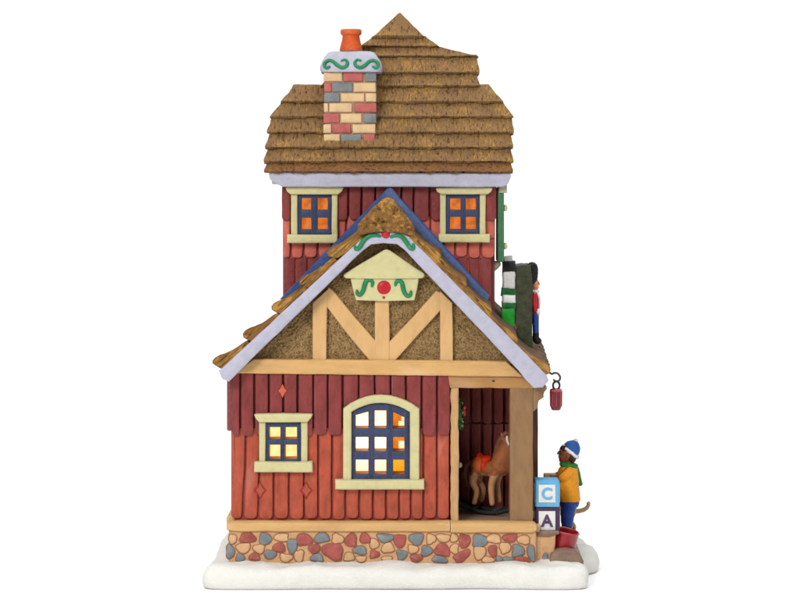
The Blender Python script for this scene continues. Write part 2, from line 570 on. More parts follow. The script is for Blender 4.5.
def pebble(mb, u, v, a, b, y, mi, rot=0.0, mline=None):
    n = random.choice((9, 10, 11))
    ph = random.random() * 6
    pts = []
    for i in range(n):
        t = 2 * PI * i / n
        k = 1 + .13 * math.sin(3 * t + ph) + random.uniform(-.06, .06)
        # squarish rather than round
        sq = 1 / max(abs(math.cos(t)), abs(math.sin(t))) ** .35
        x = a * k * sq * math.cos(t) * .95
        z = b * k * sq * math.sin(t) * .95
        pts.append((u + x * math.cos(rot) - z * math.sin(rot), v + x * math.sin(rot) + z * math.cos(rot)))
    pts = [(q.x, q.y) for q in catmull(pts, 3)]
    n = len(pts)
    if mline is not None:
        ctr = (sum(p[0] for p in pts) / n, sum(p[1] for p in pts) / n)
        big = [(ctr[0] + (p[0] - ctr[0]) * (1 + .8 / a), ctr[1] + (p[1] - ctr[1]) * (1 + .8 / b)) for p in pts]
        mb.prism(big, y - .75, y + 4, .3, 1, mline)
    mb.prism(pts, y - 1.9, y + 4, 1.5, 3, mi)


sb = MB()
for key, mi in (('t', 0), ('r', 1), ('g', 2)):
    for (u, v, a, b) in stones[key]:
        rot = {(333, 551.5): .35, (462, 556): -.5}.get((u, v), random.uniform(-.15, .15))
        pebble(sb, u, v, a * 1.05, b * 1.05, -6.0, mi, rot, 3)
rs = random.getstate()
random.seed(23)
SM = [M['stone_tan'], M['stone_red'], M['stone_grey'], M['stone_line']]
for side in (-1, 1):
    ss = MB()
    for row, v in enumerate((540, 550, 559.5)):
        u = 296 + row * 4
        while u < 506:
            a = random.uniform(5, 8.5)
            t_ = MB()
            pebble(t_, u + a, v + random.uniform(-1, 1), a, random.uniform(4, 5.2), -6, random.choice((0, 0, 1, 2)), 0, 3)
            for p in t_.v:
                p.x, p.y = (-171 + (p.y + 6), 118 + p.x) if side < 0 else (140 - (p.y + 6), 118 + p.x)
            if side < 0 or u > 400:
                ss.add(t_.v, t_.f)
                ss.mi[-len(t_.mi):] = t_.mi
            u += 2 * a + 2.6
    ss.build('stonework', SM, fo)
random.setstate(rs)
sb.build('stonework', [M['stone_tan'], M['stone_red'], M['stone_grey'], M['stone_line']], fo)

# base beam
bb = MB()
for (u0, u1, v0, v1, y0) in ((226.5, 449.7, 521.5, 533, -10), (450.3, 536.5, 521.8, 534.2, -10.6)):
    n = 40
    rings = []
    for i in range(n + 1):
        u = u0 + (u1 - u0) * i / n
        e = min(i, n - i) if u0 < 300 else (n - i)
        sh = 1 if e > 1 else (.86 if e == 1 else .62)
        if u0 < 300 and i > n / 2:
            sh = 1
        if u0 > 300 and i < n / 2:
            sh = 1
        c = (v0 + v1) / 2
        hh = (v1 - v0) / 2 * sh
        ring = []
        for k in range(12):
            t = 2 * PI * k / 12
            cx, sx = math.cos(t), math.sin(t)
            yy = y0 + 8 - 8 * (abs(cx) ** .6) * (1 if cx > 0 else -1)
            vv = c + hh * (abs(sx) ** .6) * (1 if sx > 0 else -1)
            p = P(u, vv, y0)
            p.y = yy
            ring.append(p)
        rings.append(ring)
    bb.loft(rings)
bb.box(-174, -164, 6, 232, 58, 68, 3)
b2 = MB().box(132, 144, 100, 232, 58, 68, 3)
b2.wobble(.4, .05).build('base_beam', M['tan'], H)
bb.wobble(.6, .05, .15, .4).build('base_beam', M['tan'], H)

# walls (backing) with window openings
ARCH = (349, 411, 396, 480)          # opening of the arched window (rough)
SQ = (265, 301, 422, 462)
wall = MB()


def panel_with_holes(mb, u0, u1, v0, v1, y0, y1, holes):
    us = sorted({u0, u1, *[h[0] for h in holes], *[h[1] for h in holes]})
    vs = sorted({v0, v1, *[h[2] for h in holes], *[h[3] for h in holes]})
    for i in range(len(us) - 1):
        for j in range(len(vs) - 1):
            cu, cv = (us[i] + us[i + 1]) / 2, (vs[j] + vs[j + 1]) / 2
            if any(h[0] < cu < h[1] and h[2] < cv < h[3] for h in holes):
                continue
            mb.prism([(us[i], vs[j]), (us[i + 1], vs[j]), (us[i + 1], vs[j + 1]), (us[i], vs[j + 1])], y0, y1, 0)


panel_with_holes(wall, 235, 449, 366, 525, 4, 9, [ARCH, SQ])
XL, XD, XR = P(234.5, 0, 5).x, P(450, 0, 5).x, P(530, 0, 5).x
zf, zt = P(0, 526, 0).z, P(0, 366, 0).z
wall.box(XL, XL + 6, 5, 232, zf, zt, 0)
wall.box(XL + 6, XD - 1, 44, 232, zf, zt, 0)
wall.box(XD, XR, 112, 232, zf, zt, 0)
wo = wall.build('wall', M['groove_red'], H)


def board_poly(u0, u1, v0, v1, round_end, flare=0.0):
    pts = []
    n = max(2, int((v1 - v0) / 8))
    r = (u1 - u0) / 2
    vb = v1 - (r * .95 if round_end else 0)
    for i in range(n + 1):
        pts.append((u1, v0 + (vb - v0) * i / n))
    if round_end:
        for k in range(1, 7):
            t = PI * k / 7
            e = .75
            cx = math.cos(t)
            pts.append(((u0 + u1) / 2 + r * (abs(cx) ** e) * (1 if cx > 0 else -1), vb + r * .95 * math.sin(t) ** e))
    for i in range(n + 1):
        pts.append((u0, vb + (v0 - vb) * i / n))
    return pts


def boards(mb, edges, v0, v1, y0, y1, holes=(), round_end=True, gap=1.9, bev=1.5, mi=0):
    for i in range(len(edges) - 1):
        a, b = edges[i] + gap * random.uniform(.35, .6), edges[i + 1] - gap * random.uniform(.35, .6)
        e0 = v1 + random.uniform(-1.0, .6)
        spans = [(a, b, v0, e0, round_end)]
        for h in holes:
            ns = []
            for (p, q, r, s, rd) in spans:
                if q <= h[0] or p >= h[1] or s <= h[2] or r >= h[3]:
                    ns.append((p, q, r, s, rd))
                    continue
                if p < h[0] - 1.5:
                    ns.append((p, h[0], max(r, h[2]), min(s, h[3]), rd and s <= h[3]))
                if q > h[1] + 1.5:
                    ns.append((h[1], q, max(r, h[2]), min(s, h[3]), rd and s <= h[3]))
                if r < h[2] - 1:
                    ns.append((p, q, r, h[2], False))
                if s > h[3] + 1:
                    ns.append((p, q, h[3], s, rd))
            spans = ns
        dy = random.uniform(-.6, .6)
        for (p, q, r, s, rd) in spans:
            if q - p < 1.6 or s - r < 2:
                continue
            mb.prism(board_poly(p, q, r, s, rd), y0 + dy, y1, bev, 3, mi)


up_edges = [231.5, 240, 254, 269, 283, 297.5, 313, 327.5, 342.7, 358.5, 374.8, 390.5, 406, 421.5, 437, 450.5]
lo_edges = [234, 245.5, 260, 274, 289, 304, 318, 332, 345.5, 359, 373, 386, 399, 411, 423.5, 437, 450]
hs = [(262, 304, 418, 466), (346, 414, 402, 484)]
hs_hi = [(262, 304, 418, 466), (363, 397, 400.5, 484), (347, 413, 405.5, 484)]
bd = MB()
boards(bd, lo_edges, 428, 519.6, 0, 6, hs)
zbot, ztop = P(0, 521, 0).z, P(0, 432, 0).z
for p in bd.v:     # the wall flares towards its foot at the left corner
    if p.x < -120:
        t = max(0, min(1, (ztop - p.z) / (ztop - zbot)))
        k = max(0, min(1, (-120 - p.x) / 50))
        p.x -= (4.0 * t ** 1.6 - .6 * math.sin(t * 6)) * k
y = 12
while y < 228:
    bd.box(XL - 4, XL + 2, y, y + 13, zbot, ztop + 4, 1.4)
    y += 14
bd.wobble(.35, .06, .12, .45).build('siding', M['brick_red'], wo)
bu = MB()
boards(bu, up_edges, 370, 436, -4, 5, hs_hi)
y = 8
while y < 228:
    bu.box(XL - 8, XL + 2, y, y + 13.6, ztop, P(0, 371, 0).z, 1.6)
    y += 14.6
bu.wobble(.35, .06, .12, .45, seed=2).build('siding', M['dark_red'], wo)
br_, mr_ = MB(), MB()
y = 114
while y < 226:
    br_.box(XR - 2, XR + 4, y, y + 13.8, zbot, ztop + 4, 1.4)
    mr_.box(XR - 2, XR + 7, y, y + 13.8, ztop, P(0, 371, 0).z, 1.6)
    y += 14
br_.wobble(.3, .06, .12, .4).build('siding', M['brick_red'], wo)
mr_.wobble(.3, .06, .12, .4).build('siding', M['dark_red'], wo)
dm = MB()


def diamond(mb, u, v, a, b, y0, y1, mi=0):
    mb.prism([(u, v - b), (u + a * .45, v - b * .4), (u + a, v), (u + a * .45, v + b * .4), (u, v + b), (u - a * .45, v + b * .4), (u - a, v), (u - a * .45, v - b * .4)], y0, y1, .8, 2, mi)


diamond(dm, 282.5, 391, 4.2, 7, -5.6, 0, 0)
tag(dm.build('diamond_trim', [M['accent']], wo), 'small orange diamond on the upper maroon boards')
for u in (260.3, 306.3):
    dm = MB()
    diamond(dm, u, 490.5, 6.9, 9.8, -1.0, 3, 0)
    diamond(dm, u, 490.5, 4.4, 6.9, -2.0, 3, 1)
    dm.build('diamond_trim', [M['groove_red'], M['brick_red']], wo)


# ------------------------------------------------------------------ windows
def sash_bars(mb, outer, us, vs, y0, y1, bev, mi=0, shrink=0.0, arch=None):
    """plate with rectangular panes: vertical and horizontal bars"""
    u0, u1, v0, v1 = outer
    cu = [u0] + [x for p in us for x in p] + [u1]
    cv = [v0] + [x for p in vs for x in p] + [v1]
    g = shrink
    for i in range(0, len(cu), 2):
        mb.rect(cu[i] - (g if i else 0), cu[i + 1] + (g if i < len(cu) - 2 else 0), v0, v1, y0, y1, bev, 2, mi)
    for j in range(0, len(cv), 2):
        for (a, b) in us:
            mb.rect(a - .6, b + .6, cv[j] - (g if j else 0), cv[j + 1] + (g if j < len(cv) - 2 else 0), y0 + .15, y1 - .1, bev * .8, 2, mi)


def square_window(lint, sill, side_l, side_r, sash, us, vs, y, glass, depth, pane_mat, name='window'):
    w = MB()
    l0, l1, lv0, lv1 = lint
    s0, s1, sv0, sv1 = sill
    sl = side_l
    sr = side_r
    w.rect(sl[0], sl[1], lv1 - 1, sv0 + 1, y - 2, y + 8, 1.2, 3)
    w.rect(sr[0], sr[1], lv1 - 1, sv0 + 1, y - 2, y + 8, 1.2, 3)
    w.prism([(l0 - .5, lv0 + 1), (l0 + 1, lv0), ((l0 + l1) / 2, lv0 - .4), (l1 - 1, lv0), (l1 + .5, lv0 + 1), (l1 - 1, lv0 + 4.5), (l1 - 4.5, lv1), ((l0 + l1) / 2, lv1 + .2), (l0 + 4.5, lv1), (l0 + 1, lv0 + 4.5)], y - 6, y + 8, 1.4, 3)
    w.rect(s0, s1, sv0, sv1, y - 6, y + 8, 1.8, 3)
    w.wobble(.45, .07, .1, .4, seed=l0)
    fr = w.build(name, M['cream'], H)
    s = MB()
    sash_bars(s, sash, us, vs, y + .5, y + 6, .9)
    so = s.wobble(.4, .12, .1, .5, seed=4).build('sash', M['sash_blue'], fr)
    r = MB()
    sash_bars(r, (sash[0] - .5, sash[1] + .5, sash[2] - .5, sash[3] + .5), us, vs, y + 6.2, y + depth, 0, 0, .12)
    r.build('reveal', M['reveal'], fr)
    g = MB()
    g.rect(sash[0], sash[1], sash[2] - 1, sash[3] + 4, y + depth + .3, y + depth + 1.5, 0)
    g.build('pane', pane_mat, fr)
    return fr


square_window((254.5, 312, 414, 422.5), (254, 312.5, 462, 472.5), (259, 265.5), (301, 307.5), (265, 301.5, 422, 462.5),
              [(268.6, 280.4), (284.6, 297)], [(427, 439.6), (444.6, 459.4)], -4, None, 32, M['glow_white'])
square_window((286, 343, 187, 194.5), (287, 337.5, 234.5, 243.2), (291, 297.4), (331.6, 337.6), (297, 332, 194, 234),
              [(301.4, 311.2), (317.4, 327.8)], [(198, 209.6), (217.6, 229.2)], 58, None, 14, M['glow_orange'])
square_window((436, 492, 187.5, 194.5), (438.6, 490, 234, 242.6), (440, 445.8), (479.6, 485.6), (445, 480, 194, 233.4),
              [(450, 460.8), (465.8, 476.2)], [(198.4, 209.6), (216.8, 229)], 58, None, 14, M['glow_orange'])

# arched window
aw = MB()
inner = [(351.5, 482), (351.5, 412.5)]
outer = [(343, 482), (343, 409)]
for k in range(1, 10):
    t = k / 10
    inner.append((351.5 + (410 - 351.5) * t, 412.5 - 9.5 * math.sin(PI * t) ** .85))
    outer.append((343 + (419 - 343) * t, 409 - 14.5 * math.sin(PI * t) ** .8))
inner += [(410, 412.5), (410, 482)]
outer += [(419.5, 409), (419.5, 482)]
# smooth frame as quads: each bit of the arch a beveled segment, joined as one ring
bm = bmesh.new()
yo, yi = -8.0, 6.0
fo_ = [bm.verts.new(P(u, v, yo)) for u, v in outer]
fi_ = [bm.verts.new(P(u, v, yo)) for u, v in inner]
bo_ = [bm.verts.new(Vector((p.co.x, yi, p.co.z))) for p in fo_]
bi_ = [bm.verts.new(Vector((p.co.x, yi, p.co.z))) for p in fi_]
n = len(outer)
bev_e = []
for i in range(n - 1):
    bm.faces.new((fo_[i], fo_[i + 1], fi_[i + 1], fi_[i]))
    bm.faces.new((fo_[i + 1], fo_[i], bo_[i], bo_[i + 1]))
    bm.faces.new((fi_[i], fi_[i + 1], bi_[i + 1], bi_[i]))
    bev_e += [bm.edges.get((fo_[i], fo_[i + 1])), bm.edges.get((fi_[i], fi_[i + 1]))]
bmesh.ops.recalc_face_normals(bm, faces=bm.faces)
bmesh.ops.bevel(bm, geom=bev_e, offset=1.8, segments=3, profile=.5, affect='EDGES')
aw.from_bm(bm)
aw.rect(335, 424.5, 480, 489.8, -11, 6, 2.0, 3)
aw.wobble(.5, .06, .1, .4, seed=9)
awo = aw.build('window', M['cream'], H)
us = [(355.3, 368.4), (374.4, 386.4), (393, 404.4)]
vs = [(413, 428.6), (437, 451.6), (459.6, 474.6)]
s = MB()


def arched_bars(mb, y0, y1, bev, g=0.0, mi=0):
    def vt(u):
        t = max(0, min(1, (u - 351) / (410.5 - 351)))
        return 412.0 - 9.5 * math.sin(PI * t) ** .85
    cu = [351 - .4] + [x for p in us for x in p] + [410.4]
    for i in range(0, len(cu), 2):
        a, b = cu[i] - (g if i else 0), cu[i + 1] + (g if i < len(cu) - 2 else 0)
        pts = [(a, 480.5), (a, 450), (a, vt(a)), ((a + b) / 2, vt((a + b) / 2)), (b, vt(b)), (b, 450), (b, 480.5)]
        mb.prism(pts, y0, y1, bev, 2, mi)
    for (a, b) in us:
        for j, (v0, v1) in enumerate(((None, vs[0][0]), (vs[0][1], vs[1][0]), (vs[1][1], vs[2][0]), (vs[2][1], 480.5))):
            A, B = a - .6, b + .6
            if v0 is None:
                lim = {0: (415.5, 411.5), 1: (410.5, 410.5), 2: (411.8, 417.5)}[us.index((a, b))]
                mb.prism([(A, lim[0]), (A, vt(A)), ((A + B) / 2, vt((A + B) / 2)), (B, vt(B)), (B, lim[1])], y0 + .15, y1 - .1, bev * .8, 2, mi)
            else:
                mb.rect(A, B, v0 - g, v1 + g, y0 + .15, y1 - .1, bev * .8, 2, mi)


arched_bars(s, -3.5, 3, .9)
s.wobble(.4, .12, .1, .5, seed=3).build('sash', M['sash_blue'], awo)
r = MB()
arched_bars(r, 3.2, 32, 0, .12)
r.build('reveal', M['reveal'], awo)
g = MB()
g.rect(351, 390, 402, 483, 32.3, 34, 0, 2, 0)
g.rect(390.2, 410, 402, 455, 32.3, 34, 0, 2, 1)
g.rect(390.2, 410, 455.3, 483, 32.3, 34, 0, 2, 2)
for (a, b, c, d) in ((398.6, 405, 421, 429), (398.8, 405, 441, 451), (401.5, 405, 416.5, 420.5)):
    g.rect(a, b, c, d, 31.6, 32.2, 0, 2, 0)
g.build('pane', [M['glow_hot'], M['glow_amber'], M['glow_yellow']], awo)

# ------------------------------------------------------------------ gable
core = MB()
poly = [(240, 372), (389, 230), (537, 374)]
front = [P(u, v, 6) for u, v in poly]
core.prism_xyz(front, [Vector((p.x, 232, p.z)) for p in front], 0)
core.build('gable_wall', M['groove_red'], H)
gs = MB()
NU, NV = 230, 92
vv0, vv1 = 233.0, 364.0
verts, faces = [], []
for j in range(NV + 1):
    v = vv0 + (vv1 - vv0) * j / NV
    a = min(383, 230 + (376 - v) / .93 * .93 + 0)
    a = 388 - (v - 222) * 1.06
    b = 388 + (v - 222) * 1.0
    for i in range(NU + 1):
        u = a + (b - a) * i / NU
        w = noise.noise(Vector((u * .26, v * .26, 1))) * .9 + noise.noise(Vector((u * .6, v * .6, 4))) * .5
        w = -abs(w) ** .8 * 4.2
        verts.append(P(u, v, 2 + w))
for j in range(NV):
    for i in range(NU):
        k = j * (NU + 1) + i
        faces.append((k, k + 1, k + NU + 2, k + NU + 1))
gs.add(verts, faces)
gso = gs.build('gable_panel', M['stucco'], H, 60)
tf = MB()
tf.prism([(312.5, 361), (312.5, 330), (312.8, 303), (329, 288), (327, 310), (326.5, 335), (326.5, 361)], -6, 4, 1.3, 3)
tf.prism([(328, 287), (333, 290), (352, 314), (376.5, 342), (376.5, 361), (370, 361), (348, 334), (326, 306)], -5.4, 4, 1.3, 3)
tf.prism([(375, 361), (375, 330), (375, 300), (389, 300), (389.5, 330), (389.5, 361)], -5.8, 4, 1.3, 3)
tf.prism([(389, 361), (389, 342), (412, 318), (436, 291), (441, 293), (441, 310), (418, 335), (395, 361)], -5.2, 4, 1.3, 3)
tf.prism([(440, 361), (440, 330), (440, 291), (452.5, 303), (453, 330), (453, 361)], -6.2, 4, 1.3, 3)
tf.wobble(.6, .06, .12, .4)
tf.build('timber_frame', M['tan_up'], H)
bm_ = MB()
pts = [(236, 373.5), (241, 367), (254, 359)] + [(254 + (506 - 254) * i / 24, 359 + 2 * i / 24) for i in range(1, 25)] + [(524, 377)] + \
      [(524 - (524 - 236) * i / 24, 377 - 3.5 * i / 24) for i in range(1, 24)]
bm_.prism(pts, -8, 5, 1.6, 3)
bm_.wobble(.6, .05, .12, .4)
bm_.build('tie_beam', M['tan'], H)

# bargeboard
bg = MB()


def seg(a, b, n):
    return [(a[0] + (b[0] - a[0]) * i / n, a[1] + (b[1] - a[1]) * i / n) for i in range(n)]


OL = seg((219, 371), (358, 242), 14) + [(358, 242), (364, 236.5), (372, 233), (387, 232), (402, 233), (409, 236.5)] + seg((415, 243), (546, 374), 14) + \
     [(546, 374), (548.5, 381), (543, 387.5), (534, 388), (526, 380), (519, 371)]
IN = seg((519, 371), (413, 259), 12)[1:] + [(413, 259), (405, 250), (397, 244.5), (383, 243), (371, 244.5), (362, 251.5)] + seg((353, 260), (231, 379.5), 13) + [(229, 381.5), (222, 379)]
bg.prism(OL + IN, -24, -12, 1.8, 3)
bg.wobble(.6, .06, .12, .4, seed=5)
bgo = bg.build('bargeboard', M['lavender'], H)


def scroll(pts, y, r, parent, name='scroll', mat='green'):
    s_ = MB()
    q = [P(u, v, y) for u, v in pts]
    n_ = len(q)
    rr = [r * (.75 + .5 * math.sin(PI * i / (n_ - 1))) for i in range(n_)]
    s_.tube(q, rr, 10)
    return s_.build(name, M[mat], parent, 70)


scroll([(380, 236.2), (375, 235.2), (370, 235.8), (365.5, 238.5), (362.5, 242), (360.5, 246), (358, 248.8), (355.6, 248.8), (355, 246.2)], -24.4, 1.9, bgo)
scroll([(391, 236.8), (396, 235.4), (400.5, 236), (404, 239), (407, 243), (409.5, 247), (412, 248.8), (413.6, 247.5), (413.4, 244.5)], -24.4, 1.9, bgo)
MB().ell(P(385.6, 234, -24), (4.2, 3.4, 4.4)).build('berry', M['red'], bgo)

# cream house-shaped ornament
og = MB()
og.prism(seg((344, 274), (384, 250), 4) + [(384, 250), (387, 249.4)] + seg((390, 250.5), (424, 273.5), 4) + [(424, 273.5), (424.5, 276.5), (422, 278.5), (384, 279.2), (346, 278.5), (343.2, 276.5)], -14, 3, 1.6, 3)
og.prism([(350, 277), (385, 277), (419, 277), (417, 290), (414.5, 300.5), (385, 301.5), (356, 300.5), (353, 290)], -11, 3, 1.6, 3)
og.wobble(.4, .07, .1, .4)
ogo = og.build('gable_ornament', M['cream'], H)
scroll([(372, 286), (372.5, 282), (369.5, 279.8), (366.3, 281), (364.5, 285.5), (363.2, 290.5), (360, 294.8), (357.3, 293.8), (357, 290.8)], -11.4, 1.9, ogo)
scroll([(395.5, 285), (396.5, 281.8), (399.5, 280.8), (402, 283), (403, 287.5), (404.5, 292.5), (407.5, 296), (410.5, 295), (411, 291.8)], -11.4, 1.9, ogo)
MB().ell(P(384, 287.5, -11), (7, 2.2, 7)).build('button', M['red'], ogo)
MB().ell(P(383.8, 297.5, -11), (1.5, 1.2, 1.5)).build('button', M['dark_red_enamel'], ogo)

# thatched rows of the lower roof
rows_l = [((215, 363), (248, 340)), ((245, 336), (278, 312)), ((274, 309), (305, 284)), ((302, 283.5), (334, 256)), ((330, 254), (364, 226))]
rows_r = [((548, 372), (512, 341)), ((515, 343), (487, 311)), ((489, 314), (462, 283)), ((464, 286), (436, 254)), ((438, 258), (407, 228))]
for side, rows in ((1, rows_l), (-1, rows_r)):
    rf = MB()
    for ri, (A, B) in enumerate(rows):
        a, b = Vector((A[0], A[1])), Vector((B[0], B[1]))
        d = (b - a)
        L = d.length
        d /= L
        nrm = Vector((-d.y, d.x)) if side < 0 else Vector((d.y, -d.x))   # towards outside of the roof (up in the picture)
        if nrm.y > 0:
            nrm = -nrm
        prof = []
        top = [(-1.5, -3), (-2.5, 0), (-1.0, 2.8), (3, 4.2), (8, 3.4), (14, 1.6), (22, .2), (L - 6, -.4), (L, -.8)]
        bot = [(L, -6), (L - 8, -8.5), (20, -9.5), (8, -9.5), (1, -7.5)]
        prof = [a + d * s_ + nrm * (h + (.5 if (s_, h) in top else 0)) for s_, h in top + bot]
        rings = []
        NY = 62
        for i in range(NY + 1):
            y = -21 + 254 * (i / NY)
            ring = []
            for k, q in enumerate(prof):
                p = P(q.x, q.y, -21)
                p.z -= (y + 21) * (.052 if side > 0 else -.035)
                p.x += (y + 21) * (0 if side > 0 else .03)
                amp = 1.2 if i > 0 else .5
                jit = Vector((nz(y * .25, k * .7, ri + side * 9), 0, nz(y * .25 + 40, k * .7, ri + side * 9))) * amp * (.4 if y < 0 else 1)
                sh = .8 if i == 0 else 1
                c = P((a.x + b.x) / 2 + nrm.x * -2, (a.y + b.y) / 2 + nrm.y * -2, -21)
                pp = p + jit
                if i == 0:
                    pp = c + (pp - c) * .95
                pp.y = y + (nz(k * .9, ri, 3) * .8 if i == 0 else 0)
                ring.append(pp)
            rings.append(ring)
        rf.loft(rings)
    rf.wobble(.7, .09, .35, .4, seed=side + 3)
    for k_, f_ in enumerate(rf.f):
        yy = sum(rf.v[i].y for i in f_) / len(f_)
        rf.mi[k_] = 0 if yy < 8 else 1
    rf.build('roof', [M['row_rising' if side > 0 else 'row_falling'], M['thatch_back']], H, 50)
rc = MB()
capp = [(358, 230), (358, 225), (362, 219.5), (373, 208), (383, 199.5), (388, 197.5), (393, 199.5), (403, 212), (412, 223), (414.5, 229), (411, 234), (404, 231), (387, 228), (370, 229.5), (362, 234)]
rings = []
for i in range(40):
    y = -27 + i * 2.4
    ring = []
    for k, (u, v) in enumerate(capp):
        sh = .93 if i == 0 else 1
        p = P(387 + (u - 387) * sh, 219 + (v - 219) * sh, -27)
        p += Vector((nz(y * .2, k * .8, 33), 0, nz(y * .2, k * .8, 55))) * 1.0
        p.y = y
        ring.append(p)
    rings.append(ring)
rc.loft(rings)
# front bulge band along the bottom of the cap
rc.tube([P(u, v, -26) for u, v in ((361, 231), (369, 228.6), (387, 227), (403, 228.6), (411.5, 231.5))], [4.2, 4.8, 5.0, 4.8, 4.2], 10)
rc.wobble(.6, .12, .4, .5)
rc.build('ridge_cap', M['thatch_row'], H, 60)

# blue board behind the gable roof
fb = MB()
fb.prism(seg((280, 299), (387, 188.5), 12) + [(387, 188.5), (389.5, 187), (392, 188.5)] + seg((392, 188.5), (490, 296), 12) + [(490, 296), (484, 310)] + seg((484, 310), (389.5, 207), 8) + seg((389.5, 207), (291, 309), 8)[0:] + [(291, 309)], 50, 64, 1.5, 3)
fb.wobble(.5, .06, .12, .4)
fb.build('flashing_board', M['flash_blue'], H)

# ------------------------------------------------------------------ upper storey
uw = MB()
x0, x1 = P(287.5, 0, 72).x, P(491, 0, 72).x
uw.box(x0, x1, 76, 216, P(0, 372, 72).z, P(0, 176, 72).z, 0)
panel_with_holes(uw, 284, 494, 180, 258, 67, 71.8, [(297, 332, 192, 236), (445, 480, 192, 235)])
uw.prism([(287, 258), (491, 258), (491, 372), (287, 372)], 69, 77, 0)
uwo = uw.build('wall', M['groove_red'], H)
hu = [(294, 335, 190, 240), (442, 483, 190, 239)]
ua = MB()
e_top = [281, 291.5, 305, 319.5, 334, 348, 361.5, 375.5, 389, 401.5, 413.5, 429.5, 444, 458, 471, 484, 497.5]
boards(ua, e_top, 184, 221, 60, 70, [(294, 335, 190, 221.5), (442, 483, 190, 221.5)], True)
ua.wobble(.5, .07, .12, .45, seed=6).build('siding', M['dark_red'], uwo)
ub = MB()
e_mid = [282.5, 291, 304, 318, 332, 346, 360, 374, 388, 402, 416, 430, 443, 455, 468, 480.5, 496]
boards(ub, e_mid, 216, 258, 64, 70, hu, True)
ub.wobble(.6, .07, .12, .45, seed=8).build('siding', M['scallop'], uwo)
uc = MB()
e_low = [285.5, 296, 308, 320, 332, 346, 360, 374, 388, 402, 416, 430, 444, 457, 468.5, 480, 492.5]
boards(uc, e_low, 252, 312, 67, 72, (), False)
uc.wobble(.5, .07, .12, .45, seed=11)
zz0, zz1 = P(0, 330, 72).z, P(0, 183, 72).z
y = 76
while y < 212:
    uc.box(x0 - 5, x0 + 1, y, y + 12.5, zz0, zz1, 1.4)
    uc.box(x1 - 1, x1 + 4, y, y + 12.5, zz0, zz1, 1.4)
    y += 13.6
uc.build('siding', M['dark_red'], uwo)

fa = MB()
fa.prism(seg((269, 172), (510, 173), 16) + [(510.5, 173), (511, 177), (508, 184), (505, 186.5)] + seg((503, 187), (285, 187), 16) + [(283, 187), (274, 183), (269.5, 179)], 46, 60, 1.6, 3)
a0, a1 = P(272, 0, 60).x, P(506, 0, 60).x
fa.box(a0, a1, 58, 222, P(0, 184, 60).z, P(0, 171, 60).z, 1)
fa.wobble(.5, .06, .12, .4)
fa.build('fascia', M['lavender'], H)

# main roof in thatched tiers: (v bottom, v top, left/right at bottom, left/right at top)
tiers = [(172.5, 160.5, 266, 511, 267, 511), (162.5, 146.5, 266.5, 511.5, 267.5, 511), (148.5, 131, 266.5, 511, 270, 511.5), (133.5, 115.5, 269, 512, 271.5, 512),
         (118, 100.5, 271, 512.5, 283, 502), (103, 84.5, 282.5, 502, 294, 489), (87, 71.5, 322, 477.5, 333, 477), (74, 54.5, 334, 477.5, 354, 477),
         (57, 46, 353, 477, 363, 437.5), (47, 36, 363, 437.5, 372.5, 425.5), (38.5, 13, 371.5, 426, 398.5, 400.5)]
Y0, SLOPE, YC = 46.0, .62, 146.0
mr = MB()
for ti, (vb, vt, lb, rb, lt, rt) in enumerate(tiers):
    yb = Y0 + (172 - vb) * SLOPE
    yt = Y0 + (172 - vt) * SLOPE
    W = rb - lb
    n = max(24, int(W / 1.6))
    m = 9
    prof = [(10, 0.0, 1), (3, -.03, 1), (-3.2, -.01, 1), (-5.6, .1, 1)]
    front = []
    for (dy, f, _) in prof:
        front.append((yb + dy, f))
    for k in range(1, m + 1):
        f = .1 + .9 * k / m
        front.append((yb + (yt - yb) * f - 5.8 * (1 - f) ** 1.3 - .4, f))
    back = [(2 * YC - yy, f) for yy, f in reversed(front)]
    prf = front + back
    nf = len(front)
    rings = []
    for i in range(n + 1):
        t = i / n
        ring = []
        for k, (yy, f) in enumerate(prf):
            ff = max(0, min(1, f))
            uL = lb + (lt - lb) * ff
            uR = rb + (rt - rb) * ff
            u = uL + (uR - uL) * t
            v = vb + (vt - vb) * f
            yref = yb + (yt - yb) * ff
            p = P(u, v, yref)
            if ti < 10:
                p.x += (1 if t > .5 else -1) * abs(2 * t - 1) ** 6 * (2.2 + 1.4 * nz(ti * 3.3, t * 2)) * math.exp(-((ff - .16) / .32) ** 2)
            gro = nz(u * .38, v * .06, ti * 3.1) * 1.1 + nz(u * .9, v * .15, ti) * .6 + nz(u * .05, v * .05, ti * 5) * 1.4
            if k >= nf:
                gro = -gro
            p.y = yy + gro * (1 if 0 < f < 1 else .6)
            if f <= .02:
                p.z += nz(u * .12, ti * 7.7) * 1.8 + nz(u * .5, ti * 2.2) * 1.3
            if i in (0, n):
                p.y = YC + (p.y - YC) * .97
                p.z += nz(yy * .2, ti, 4) * .8
            ring.append(p)
        rings.append(ring)
    mr.loft(rings, 1 if ti == 0 else 0)
mr.wobble(.5, .08, .2, .6, seed=21)
mr.build('roof', [M['thatch'], M['thatch_edge']], H, 60)

